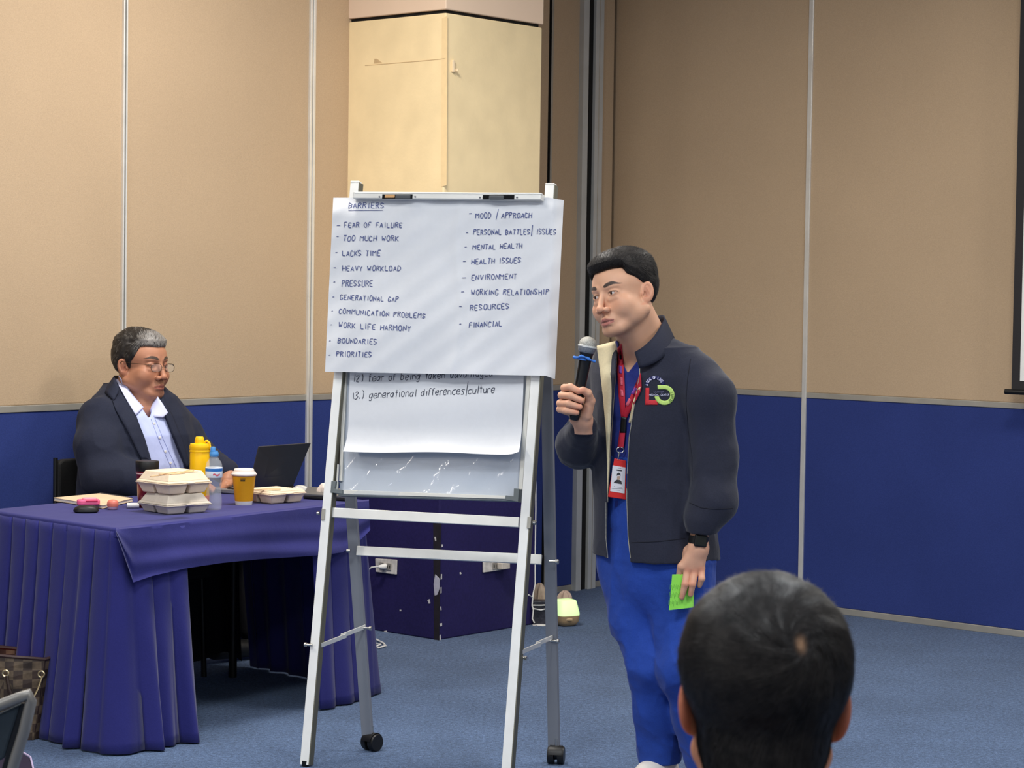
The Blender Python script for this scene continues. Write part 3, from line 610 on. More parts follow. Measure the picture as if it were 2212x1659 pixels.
# water bottle
b = Zp(461.5, 1100.5, TZ)
wb = thing('water_bottle', b, 'clear plastic water bottle with a blue cap, beside the yellow cup', 'bottle')
M_pet = mat('clear_pet', (238, 244, 252), .06, alpha=.16, spec=.9, noise=[(20, .01)])
MB().lathe([(.010, .003), (.024, .0), (.028, .006), (.0285, .03), (.026, .06), (.0255, .075), (.0285, .095), (.029, .15), (.026, .163), (.016, .178), (.0125, .185), (.0125, .190)], b, n=36).build('body', M_pet, wb, smooth=True)
MB().lathe([(.026, .006), (.0265, .03), (.0245, .06), (.024, .075), (.026, .092), (.0262, .112)], b, n=36).build('water', mat('water', (225, 235, 245), .05, alpha=.08, spec=.6), wb, smooth=True)
MB().lathe([(.0292, .112), (.0296, .113), (.0296, .146), (.0292, .147)], b, n=36).build('label_wrap', mat('bottle_label', (216, 226, 240), .4, noise=[(18, .12)]), wb, smooth=True)
MB().lathe([(.0298, .134), (.0298, .144)], b, n=36).build('label_band', mat('label_blue', (40, 110, 190), .4), wb, smooth=True)
M_capb = mat('blue_cap', (72, 140, 205), .45, noise=[(30, .03)])
MB().lathe([(.0145, .184), (.0160, .186), (.0160, .197), (.0135, .2), (.0135, .204)], b).build('cap', M_capb, wb, smooth=True)
MB().lathe([(.009, .2), (.009, .215), (.007, .218)], b+V3(-.004, 0, 0)).build('sport_nozzle', M_capb, wb, smooth=True)
def onlathe(c, r, px, py):   # point on the camera side of an upright cylinder
    d = ray(px, py); o = CAM-c; A = d[0]**2+d[1]**2; B = 2*(o[0]*d[0]+o[1]*d[1]); Cc = o[0]**2+o[1]**2-r*r; D = B*B-4*A*Cc
    t = (-B-math.sqrt(max(D, 0)))/(2*A); return CAM+d*t
lw = MB(); cp = [onlathe(b, .0303, 460+i*1.35, 1026-1.2*math.sin(i*.7)) for i in range(12)]
lw.grid([[p+UP*.0028 for p in cp], [p-UP*.0028 for p in cp]]); lw.build('label_script', mat('label_red', (206, 92, 110), .5), wb)
# paper cup
b = Zp(526.5, 1090, TZ)
cu = thing('paper_cup', b, 'yellow paper coffee cup with a white lid', 'cup')
MB().lathe([(.0295, .0), (.030, .002), (.0315, .014)], b, n=36).build('cup_foot', M_white, cu, smooth=True, label='white foot of the cup')
MB().lathe([(.0315, .014), (.0415, .107)], b, n=36).build('cup_body', mat('cup_yellow', (232, 164, 22), .5, noise=[(30, .03)], spec=.4), cu, smooth=True)
MB().lathe([(.043, .104), (.0455, .106), (.0455, .111), (.0425, .113), (.0415, .117), (.036, .119), (.0355, .126), (.033, .128), (.02, .126)], b, n=36).build('lid', mat('lid_white', (240, 228, 220), .5, noise=[(30, .02)]), cu, smooth=True)
M_cupink = mat('cup_print', (96, 74, 30), .6)
for (xa, xb, ya, yb2) in ((519, 530, 1033.5, 1035.5), (519.5, 529.5, 1036.5, 1040)):
    g = [[onlathe(b, .0418-.0104*(yy-1030)/58, x, yy) for x in np.linspace(xa, xb, 5)] for yy in (ya, yb2)]; MB().grid(g).build('printed_mark', M_cupink, cu)
# notebook
nb = [Zp(116, 1082, TZ+.002), Zp(222, 1099, TZ+.002), Zp(287, 1083, TZ+.002), Zp(215, 1072.5, TZ+.002)]
nt_ = thing('spiral_notebook', sum(nb)/4, 'tan spiral notebook lying flat by the table edge', 'notebook')
cN = sum(nb)/4
MB().prism(nb, UP, .002).build('back_cover', mat('kraft_cover', (214, 186, 152), .8, noise=[(30, .05)]), nt_, bev=.0008)
MB().prism([cN+(p-cN)*.985+UP*.002 for p in nb], UP, .008).build('page_block', mat('page_edges', (228, 220, 206), .8, noise=[(80, .1)], stretch=(1, 1, 12)), nt_)
MB().prism([p+UP*.010 for p in nb], UP, .002).build('front_cover', mat('kraft_cover2', (222, 194, 160), .8, noise=[(30, .05)]), nt_, bev=.0008)
a, c = nb[3]+UP*.008, nb[2]+UP*.008
for i in range(26):
    p = a+(c-a)*(i+.8)/27.; d = unit(c-a); nn_ = np.cross(d, UP)
    MB().tube([p+nn_*(.0055*math.cos(t))+UP*(.007*math.sin(t)) for t in np.linspace(0, 2*math.pi, 9)], .0009, 5, caps=False).build('wire_loop', mat('black_wire', (52, 50, 50), .4, .5), nt_)
# pink case, mouse, jar, cap
o, X, Y = frame(191, 1090, TZ+.0145, .25)
pk = thing('pink_case', o, 'bright pink rubber case on the notebook', 'case')
M_pink = mat('pink_rubber', (248, 106, 148), .45, noise=[(30, .03)])
def rbox(c, X, Y, sx, sy, h, r, name, m, parent, n=6):
    poly = []
    for sgx, sgy, a0 in ((1, 1, 0), (-1, 1, 90), (-1, -1, 180), (1, -1, 270)):
        for k in range(n+1):
            a = math.radians(a0+90*k/n); poly.append(c+X*(sgx*(sx/2-r)+r*math.cos(a))+Y*(sgy*(sy/2-r)+r*math.sin(a)))
    return MB().prism(poly, UP, h).build(name, m, parent, bev=min(.004, h*.3))
rbox(o, X, Y, .078, .05, .018, .016, 'body', M_pink, pk)
rbox(o+UP*.018+X*.004, X, Y, .05, .03, .006, .012, 'flap', mat('pale_pink', (252, 176, 190), .35, noise=[(30, .02)]), pk)
MB().box(o+UP*.015+X*.01-Y*.0255, .04, .004, .003, X=X, Y=Y).build('slot', mat('dark_pink', (206, 40, 84), .6), pk)
o = Zp(186, 1107, TZ+.001); X = unit(V3(1, .15, 0)); Y = V3(-X[1], X[0], 0)
rows = []
for th in np.linspace(0, math.pi/2, 8):
    rows.append([o+X*(.043*math.cos(th)**.6*math.cos(p))+Y*(.026*math.cos(th)**.6*math.sin(p))+UP*(.004+.021*math.sin(th)) for p in np.linspace(0, 2*math.pi, 29)])
rows.insert(0, [o+X*(.036*math.cos(p))+Y*(.021*math.sin(p)) for p in np.linspace(0, 2*math.pi, 29)])
ms = thing('computer_mouse', o, 'black computer mouse at the front of the table', 'mouse')
MB().grid(rows).build('shell', M_black, ms, smooth=True)
MB().box(o+X*.022+UP*.0235, .012, .004, .004, X=X, Y=Y).build('scroll_wheel', mat('wheel_grey', (60, 60, 62), .5), ms, bev=.001)
b = Zp(243.5, 1101, TZ)
jr = thing('balm_jar', b, 'small round coral topped jar beside the notebook', 'jar')
MB().lathe([(.014, 0), (.017, .003), (.018, .012)], b, n=24).build('clear_base', mat('jar_base', (196, 160, 176), .15, noise=[(40, .1)], spec=.7), jr, smooth=True)
MB().lathe([(.019, .012), (.0198, .02), (.0185, .028), (.014, .033), (.006, .035)], b, n=24).build('lid', mat('coral_lid', (222, 122, 104), .4, noise=[(30, .03)]), jr, smooth=True)
p = Zp(274, 1092, TZ+.010)
MB_ = MB().lathe([(.006, 0), (.0095, .001), (.0095, .04), (.008, .042)], p, unit(V3(1, .2, 0)), 20).build('small_white_tube', M_white, None, smooth=True); setp(MB_, 'small white tube lying left of the stacked boxes', 'tube')

# laptop
P1 = Zp(537, 1069, TZ+.003); P2 = Zp(633, 1057.5, TZ+.003)
wv = unit(P2-P1); bk_ = unit(V3(-wv[1], wv[0], 0)); bk_ = bk_ if bk_[0] < 0 else -bk_
T1 = W(560, 965, P1[1]-.03); T2 = W(672, 957, P2[1]-.03)
lp = thing('laptop', (P1+P2)/2, 'open dark grey laptop, its lid back turned to the camera', 'laptop')
M_lap = mat('dark_grey_shell', (62, 62, 66), .38, .3, noise=[(8, .05)])
nl = unit(np.cross(T1-P1, P2-P1)); nl = nl if nl[0] < 0 else -nl
MB().prism([P1+UP*.012, P2+UP*.012, T2, T1], nl, .006).build('lid', M_lap, lp, bev=.002)
MB().prism([(P1+UP*.012)*.97+T2*.03+nl*.006, (P2+UP*.012)*.97+T1*.03+nl*.006, T2*.96+P1*.04+nl*.006, T1*.96+P2*.04+nl*.006], nl, .0012).build('display', M_blackgl, lp)
MB().prism([P1, P2, P2+bk_*.21, P1+bk_*.21], UP, .014).build('base', mat('laptop_base', (150, 150, 154), .4, .5, noise=[(10, .04)]), lp, bev=.002)
kc = P1+bk_*.03+wv*.012
for r in range(4):
    for k in range(12): MB().box(kc+wv*(k*.0235+.012)+bk_*(r*.021+.01)+UP*.0155, .019, .017, .002, X=wv, Y=bk_).build('key', M_black, lp)
MB().tube([P1+UP*.01, P2+UP*.01], .006, 10).build('hinge', M_black, lp, smooth=True)
# second closed laptop and wrapping at the right end
qd = [Zp(655, 1077, TZ+.002), Zp(760, 1083, TZ+.002), Zp(775, 1066, TZ+.002), Zp(664, 1062, TZ+.002)]
l2 = thing('closed_laptop', sum(qd)/4, 'closed dark laptop at the right end of the table behind the easel leg', 'laptop')
MB().prism(qd, UP, .010).build('base', M_black, l2, bev=.002)
MB().prism([p+UP*.0105 for p in qd], UP, .008).build('lid', mat('dull_grey_shell', (104, 104, 104), .45, .2, noise=[(8, .05)]), l2, bev=.002)
def crumple(c, sx, sy, sz, name, m, label, cat, seed=1, n=26):
    R = np.random.default_rng(seed); ph = R.uniform(0, 6, 12); rows = []
    for th in np.linspace(0, math.pi/2, n//2):
        r = []
        for p in np.linspace(0, 2*math.pi, n+1):
            k = 1+.16*math.sin(3*p+ph[0]+2*th)+.12*math.sin(7*p+ph[1]-3*th)+.08*math.sin(11*p+ph[2]+5*th)
            if p > 6.28: k = 1+.16*math.sin(ph[0]+2*th)+.12*math.sin(ph[1]-3*th)+.08*math.sin(ph[2]+5*th)
            r.append(c+V3(sx*math.cos(th)*math.cos(p)*k, sy*math.cos(th)*math.sin(p)*k, sz*math.sin(th)*(1+.10*math.sin(4*p+ph[3])*math.cos(th))))
        rows.append(r)
    o = MB().grid(rows).build(name, m, None, smooth=True); setp(o, label, cat); return o
crumple(Zp(648, 1064, TZ), .035, .025, .028, 'plastic_wrapper', mat('crumpled_plastic', (196, 194, 186), .35, noise=[(30, .2)], spec=.7), 'crumpled plastic wrapper beside the laptop lid', 'wrapper', 3)
crumple(Zp(699, 1062, TZ+.02), .02, .018, .032, 'paper_tissue', mat('tissue', (232, 216, 204), .9, noise=[(30, .05)]), 'crumpled pale tissue on the closed laptop', 'tissue', 5)

# ------------------------------------------------------------------ things by the column foot
df = Zp(1222, 1351, 0); YD = df[1]
dfz = thing('aroma_diffuser', df, 'small wood-based aroma diffuser glowing pale green on the carpet', 'diffuser')
def sqlathe(prof, c, yaw, n=40, pw=4.):
    rows = []
    for r, z in prof:
        row = []
        for k in range(n+1):
            a = 2*math.pi*k/n; q = (abs(math.cos(a))**pw+abs(math.sin(a))**pw)**(-1/pw); row.append(c+V3(r*q*math.cos(a+yaw), r*q*math.sin(a+yaw), z))
        rows.append(row)
    return MB().grid(rows)
sqlathe([(.001, .0), (.028, .0), (.042, .008), (.050, .022), (.053, .048)], df, .5).build('wood_base', mat('pale_wood', (176, 148, 112), .6, noise=[(8, .1), (60, .05)], stretch=(1, 1, 8)), dfz, smooth=True, label='pale wooden base')
M_glow = mat('glowing_shade', (226, 246, 196), .5, emit=((200, 240, 150), .75), noise=[(8, .02)])
sqlathe([(.053, .049), (.0525, .06), (.040, .112), (.036, .116), (.001, .117)], df, .5).build('glowing_shade', M_glow, dfz, smooth=True, label='glowing pale green shade')
MB().box(df+V3(.004, -.054, .034), .05, .006, .012).build('front_button', mat('light_wood', (196, 168, 128), .6, noise=[(30, .05)]), dfz, bev=.003)
bx = Zp(1168, 1350, 0)
bb = thing('black_package', bx, 'dark box tied with white string beside the column foot', 'box')
MB().box(bx+V3(0, 0.02, .055), .07, .06, .11).build('body', mat('dark_wrap', (52, 52, 60), .3, noise=[(25, .5)], bump=[(30, .6, .01)]), bb, bev=.006)
for z in (.075, .09): MB().tube([bx+V3(-.036, -.014, z), bx+V3(0, -.014, z-.006*(z < .08)), bx+V3(.036, -.014, z+.003)], .003, 6).build('string', M_white, bb, smooth=True)
MB().tube([bx+V3(-.036, -.014, .14), bx+V3(-.04, -.014, .09), bx+V3(-.034, -.016, .07), bx+V3(-.038, -.016, .03), bx+V3(-.028, -.02, .012)], .0035, 6).build('string', M_white, bb, smooth=True)
crumple(Zp(1166, 1351, 0), .03, .02, .006, 'paper_scrap', M_plaster, 'small white scrap on the carpet by the column foot', 'scrap', 9)
cb = W(1165, 1302, 9.75)
c_ = crumple(V3(cb[0], 9.80, 0), .046, .05, .17, 'beige_bag', mat('beige_canvas', (176, 156, 140), .9, noise=[(12, .1)], bump=[(12, .6, .02)]), 'beige cloth bag slumped against the column foot', 'bag', 11, 40)
c_ = crumple(V3(*W(1219, 1300, 9.82)[:2], 0), .050, .05, .135, 'folded_cloth', mat('beige_canvas2', (184, 160, 146), .9, noise=[(12, .1)], bump=[(12, .6, .02)]), 'beige folded cloth behind the glowing diffuser', 'cloth', 15, 40)

# ------------------------------------------------------------------ bottom left: handbag, metal chair, purple bag
hb0 = Zp(75, 1602, 0)
hb = thing('handbag', hb0+V3(-.14, .05, 0), 'brown checked leather handbag with red lining on the carpet, at the left edge', 'handbag')
M_bag = mat('checked_brown_leather', (84, 66, 50), .55, noise=[(30, .5), (8, .2)])
nt = M_bag.node_tree; ck = nt.nodes.new('ShaderNodeTexChecker'); ck.inputs['Scale'].default_value = 34; ck.inputs[1].default_value = (*lin((98, 82, 64)), 1); ck.inputs[2].default_value = (*lin((60, 46, 38)), 1)
tcn = [n for n in nt.nodes if n.type == 'TEX_COORD'][0]; nt.links.new(tcn.outputs['Object'], ck.inputs[0]); nt.links.new(ck.outputs[0], [n for n in nt.nodes if n.type == 'VECT_MATH'][0].inputs[0])
YB = hb0[1]
topR = W(97, 1424, YB+.02); botR = W(72, 1598, YB+.02); topL = W(-60, 1410, YB+.02); botL = W(-40, 1600, YB+.02)
th = V3(.05, .16, 0)
def bagring(t, ins=0):
    r = topR*t+botR*(1-t); l = topL*t+botL*(1-t); r = V3(r[0]-ins, r[1]+ins, r[2]); l = V3(l[0]+ins, l[1]+ins, l[2]); b2 = .8+.2*(1-t)
    bul = .02*math.sin(math.pi*t)
    m = (r+l)/2
    return [l, m-V3(0, bul+.01, 0), r, r+th*b2*.5+V3(.012, 0, 0), r+th*b2, l+th*b2, l]
MB().grid([bagring(t) for t in np.linspace(.0, 1, 9)]).prism([botR+UP*.0, botR+th, botL+th, botL], UP, .004).build('body', M_bag, hb, smooth=False)
rim = bagring(1)
MB().tube(rim[:-1]+[rim[0]], .006, 6).build('rim_piping', mat('dark_trim', (62, 40, 36), .5, noise=[(30, .1)]), hb, smooth=True)
MB().prism([p-UP*.03 for p in bagring(1, .004)[:-1]], UP, .002).build('lining', mat('red_lining', (168, 44, 44), .8, noise=[(20, .1)]), hb, label='red lining')
M_gold = mat('gold_ring', (232, 208, 160), .25, .8, noise=[(30, .05)])
for x, y in ((14, 1453), (91, 1455)):
    c = W(x, y, YB+(.0 if x < 50 else .03)); MB().tube([c+V3(.010*math.cos(a), -.012, .010*math.sin(a)) for a in np.linspace(0, 2*math.pi, 13)], .003, 6, caps=False).build('ring', M_gold, hb, smooth=True)
MB().tube([W(14, 1460, YB-.01), W(20, 1490, YB-.02), W(30, 1512, YB-.02), W(38, 1540, YB-.02)], .006, 6).build('strap', mat('dark_strap', (50, 34, 26), .5, noise=[(30, .1)]), hb, smooth=True)
MB().tube([W(91, 1462, YB+.015), W(82, 1488, YB+.0), W(73, 1506, YB-.01)], .003, 6).build('strap_edge', M_gold, hb, smooth=True)
CY = 3.45
ch = thing('metal_framed_chair', V3(*W(-60, 1600, CY)[:2], 0), 'grey metal framed chair in the foreground, cut off at the bottom left corner', 'chair')
M_tube = mat('grey_tube', (142, 138, 132), .4, .4, noise=[(12, .05)])
a = W(-120, 1570, CY); b1 = W(40, 1508, CY); b2 = W(62, 1500, CY); b3 = W(67, 1514, CY+.002); b4 = W(52, 1580, CY+.01); b5 = W(25, 1665, CY+.02)
dirn = unit(b5-b4); b6 = b5+dirn*.42; b7 = V3(b6[0]-.02, b6[1]+.1, 0.01)
MB().tube([a, b1, b2, b3, b4, b5, b6, b7], .0095, 10).build('back_frame', M_tube, ch, smooth=True)
MB().tube([a+V3(-.02, 0, -.02), a+V3(-.06, .02, -.3), V3(a[0]-.1, CY+.1, .01)], .0095, 10).build('back_frame', M_tube, ch, smooth=True)
sb = [W(-110, 1592, CY+.004), W(45, 1520, CY+.004), W(8, 1640, CY+.012), W(-140, 1700, CY+.012)]
MB().prism([p for p in sb], V3(0, 1, 0), .012).build('back_pad', mat('dark_mesh_fabric', (44, 54, 62), .8, noise=[(60, .15)]), ch, bev=.004)
MB().prism([W(46, 1519, CY+.006), W(58, 1519, CY+.006), W(18, 1690, CY+.016), W(-5, 1690, CY+.016)], V3(0, 1, 0), .006).build('frame_gap', M_black, ch)
sc_ = V3(a[0]+.02, CY+.25, .44); MB().box(sc_, .42, .42, .05).build('seat', mat('dark_seat', (34, 38, 46), .8, noise=[(60, .1)]), ch, bev=.02)
for sx in (-.18, .18): MB().tube([sc_+V3(sx, .18, -.02), V3(sc_[0]+sx, CY+.46, .01)], .0095, 10).build('front_leg', M_tube, ch, smooth=True)
pq = [Zp(-30, 1625, 0), Zp(38, 1641, 0), Zp(66, 1659, 0), Zp(80, 1720, 0), Zp(-30, 1720, 0)]
pb = thing('purple_pouch', sum(pq)/5, 'dark purple flat pouch with pale piping on the carpet, bottom left', 'pouch')
MB().prism([p+UP*.002 for p in pq], UP, .03).build('body', mat('purple_fabric', (30, 20, 46), .8, noise=[(30, .08)]), pb, bev=.006)
MB().tube([p+UP*.034 for p in pq[:4]], .003, 6).build('piping', mat('lilac_piping', (196, 180, 214), .6), pb, smooth=True)
# ------------------------------------------------------------------ distance-field sculpting tools
f32 = np.float32
def smin(a, b, k): h = np.clip(.5+.5*(b-a)/k, 0, 1); return b+(a-b)*h-k*h*(1-h)
def smax(a, b, k): return -smin(-a, -b, k)
def cap(P, a, b, ra, rb):
    a = np.asarray(a, f32); b = np.asarray(b, f32); ba = b-a; pa = P-a; h = np.clip((pa@ba)/(ba@ba), 0, 1)
    return np.linalg.norm(pa-h[..., None]*ba, axis=-1)-(ra+(rb-ra)*h)
def chain(P, pts, rs, k=.01):
    d = None
    for i in range(len(pts)-1):
        e = cap(P, pts[i], pts[i+1], rs[i], rs[i+1]); d = e if d is None else smin(d, e, k)
    return d
def ell(P, c, r, R=None):
    q = P-np.asarray(c, f32)
    if R is not None: q = q@np.asarray(R, f32)
    r = np.asarray(r, f32); k0 = np.linalg.norm(q/r, axis=-1); k1 = np.linalg.norm(q/(r*r), axis=-1); return k0*(k0-1)/np.maximum(k1, 1e-6)
def loft(P, keys, yaw, pw=2.3):      # keys rows: z, cx, cy, rx, ry (rx along the width axis)
    K = np.array(sorted(keys), f32); z = P[..., 2]; g = lambda i: np.interp(z, K[:, 0], K[:, i])
    X = P[..., 0]-g(1); Y = P[..., 1]-g(2); c, s = math.cos(yaw), math.sin(yaw); u = X*c+Y*s; v = -X*s+Y*c; rx, ry = g(3), g(4)
    m = (np.abs(u/rx)**pw+np.abs(v/ry)**pw)**(1/pw); d = (m-1)*np.minimum(rx, ry)
    return np.maximum(d, np.maximum(K[0, 0]-z, z-K[-1, 0]))
_lat = np.random.default_rng(5).random((32, 32, 32)).astype(f32)
def vnoise(P, f):
    q = P*f; i = np.floor(q).astype(int); t = q-i; t = t*t*(3-2*t); o = 0
    for dx in (0, 1):
        for dy in (0, 1):
            for dz in (0, 1):
                w = (t[..., 0] if dx else 1-t[..., 0])*(t[..., 1] if dy else 1-t[..., 1])*(t[..., 2] if dz else 1-t[..., 2])
                o = o+w*_lat[(i[..., 0]+dx) % 32, (i[..., 1]+dy) % 32, (i[..., 2]+dz) % 32]
    return o
def folds(P, f, stretch=(1, 1, 1)):      # soft ridges
    Q = P*np.array(stretch, f32)
    return (1-np.abs(2*vnoise(Q, f)-1))**2*.65+(1-np.abs(2*vnoise(Q+7.3, f*2.1)-1))**2*.35
def pxpoly_sdf(P, poly, scale):   # signed distance (m) to a polygon seen along the photo's view
    x, y = proj(P); V = np.array(poly, float); d = np.full(x.shape, 1e9); s = np.ones(x.shape); n = len(V)
    for i in range(n):
        a, b = V[i], V[i-1]; e = b-a; wx, wy = x-a[0], y-a[1]; t = np.clip((wx*e[0]+wy*e[1])/(e@e), 0, 1)
        bx, by = wx-e[0]*t, wy-e[1]*t; d = np.minimum(d, bx*bx+by*by)
        c1 = y >= a[1]; c2 = y < b[1]; c3 = e[0]*wy > e[1]*wx; fl_ = (c1 & c2 & c3) | (~c1 & ~c2 & ~c3); s = np.where(fl_, -s, s)
    return (s*np.sqrt(d)/scale).astype(f32)
def pmesh(f, lo, hi, vox, slack=1.5):
    lo = np.array(lo, f32); hi = np.array(hi, f32); n = np.ceil((hi-lo)/vox).astype(int)+1
    K = 6; nb = np.ceil(n/K).astype(int); n = nb*K      # coarse blocks first, fine samples only near the surface
    cb = np.stack(np.meshgrid(*[np.arange(m, dtype=f32) for m in nb], indexing='ij'), -1)*K*vox+lo+(K-1)*vox/2
    dc = f(cb.reshape(-1, 3).astype(f32)).reshape(tuple(nb)); act = np.argwhere(np.abs(dc) < K*vox*.87*slack+vox)
    D = np.repeat(np.repeat(np.repeat(np.sign(dc)*vox*3, K, 0), K, 1), K, 2).astype(f32)
    loc_ = np.stack(np.meshgrid(*[np.arange(K)]*3, indexing='ij'), -1).reshape(-1, 3)
    for i in range(0, len(act), 3000):
        idx = (act[i:i+3000, None]*K+loc_[None]).reshape(-1, 3); D[idx[:, 0], idx[:, 1], idx[:, 2]] = f((idx*f32(vox)+lo).astype(f32))
    B = vox*3; D = np.clip(D, -B, B)
    D[0] = D[-1] = B; D[:, 0] = D[:, -1] = B; D[:, :, 0] = D[:, :, -1] = B
    g = openvdb.FloatGrid(B); g.copyFromArray(D); pts, tr, qu = g.convertToPolygons(0.0, 0.0)
    V = np.array(pts, float)*vox+np.array(lo, float); F = [tuple(int(k) for k in q) for q in qu]+[tuple(int(k) for k in t) for t in tr]
    q = qu[:4000] if len(qu) else tr[:4000]; e = 0
    if len(q):
        a, b, c = V[q[:, 0]], V[q[:, 1]], V[q[:, 2]]; nn = np.cross(b-a, c-a); m = a.mean(0); 
        cen_ = (a+c)/2; nn2 = nn/np.maximum(np.linalg.norm(nn, axis=1, keepdims=True), 1e-12)
        e = float((f((cen_+nn2*vox*.7).astype(f32))-f((cen_-nn2*vox*.7).astype(f32))).sum())
    if e < 0: F = [t[::-1] for t in F]
    return V, F
def vnormals(V, F):
    N = np.zeros_like(V); Q = np.array([t for t in F if len(t) == 4] or [[0, 0, 0, 0]]); n = np.cross(V[Q[:, 2]]-V[Q[:, 0]], V[Q[:, 3]]-V[Q[:, 1]])
    for k in range(4): np.add.at(N, Q[:, k], n)
    T = [t for t in F if len(t) == 3]
    if T:
        T = np.array(T); n = np.cross(V[T[:, 1]]-V[T[:, 0]], V[T[:, 2]]-V[T[:, 0]])
        for k in range(3): np.add.at(N, T[:, k], n)
    return N/np.maximum(np.linalg.norm(N, axis=1, keepdims=True), 1e-12)
def join(parts):
    V, F, C = [], [], []; n = 0
    for v, f, c in parts: V.append(v); F += [tuple(i+n for i in t) for t in f]; C.append(np.broadcast_to(np.array(c), v.shape)); n += len(v)
    return np.concatenate(V), F, np.concatenate(C)
def bvh(*objs):
    V, F = [], []
    for o in objs:
        n = len(V); w = world_loc(o) ; V += [tuple(Vector(v.co)+w) for v in o.data.vertices]; F += [tuple(i+n for i in p.vertices) for p in o.data.polygons]
    return BVHTree.FromPolygons(V, F)
FALL = 6.45
def hit(B, x, y, off=.0015, last=None):
    d = Vector(unit(ray(x, y))); p, n, i, t = B.ray_cast(Vector(CAM), d)
    if p is None: t = last[1] if last else FALL/d[1]; return CAM+np.array(d)*t, t
    return CAM+np.array(d)*(t-off), t-off
def resample(pts, n):
    P = np.array(pts, float); s = np.r_[0, np.cumsum(np.linalg.norm(np.diff(P, axis=0), axis=1))]; t = np.linspace(0, s[-1], n); return np.stack([np.interp(t, s, P[:, k]) for k in range(P.shape[1])], 1)
def drape(B, A_, B_, name, m, parent, off=.002, n=24, k=5, th=.0012, offs=None, label=None, fallback=None, smooth=0):
    """a cloth strip between two pixel polylines, laid on the surface B"""
    a, b = resample(A_, n), resample(B_, n); rows = []; last = (None, fallback) if fallback else None
    for i in range(n):
        r = []
        for j in range(k+1):
            t = j/k; q = a[i]*(1-t)+b[i]*t; o = off+(offs(i/(n-1), t) if offs else 0); p, dd = hit(B, q[0], q[1], o, last)
            if p is None: p, dd = W(q[0], q[1], 6.4), 6.4
            last = (p, dd); r.append(p)
        rows.append(r)
    if smooth:
        Dm = np.array([[np.linalg.norm(p-CAM) for p in r] for r in rows]); md = np.median(Dm, axis=1, keepdims=True); mm = np.array([np.median(md[max(0, i-5):i+6]) for i in range(n)])[:, None]; Dm = np.clip(Dm, mm-smooth, mm+smooth)
        for _ in range(8): Dm[1:-1] = (Dm[:-2]+2*Dm[1:-1]+Dm[2:])/4; Dm[:, 1:-1] = (Dm[:, :-2]+2*Dm[:, 1:-1]+Dm[:, 2:])/4
        rows = [[CAM+(p-CAM)/np.linalg.norm(p-CAM)*(d-.004) for p, d in zip(r, dr)] for r, dr in zip(rows, Dm)]
    o = MB().grid(rows).build(name, m, parent, smooth=True, label=label, fixn=False)
    if th: s = o.modifiers.new('t', 'SOLIDIFY'); s.thickness = th; s.offset = 0
    return o
def rotz(a): c, s = math.cos(a), math.sin(a); return np.array([[c, -s, 0], [s, c, 0], [0, 0, 1]])
def rotx(a): c, s = math.cos(a), math.sin(a); return np.array([[1, 0, 0], [0, c, -s], [0, s, c]])
def roty(a): c, s = math.cos(a), math.sin(a); return np.array([[c, 0, s], [0, 1, 0], [-s, 0, c]])

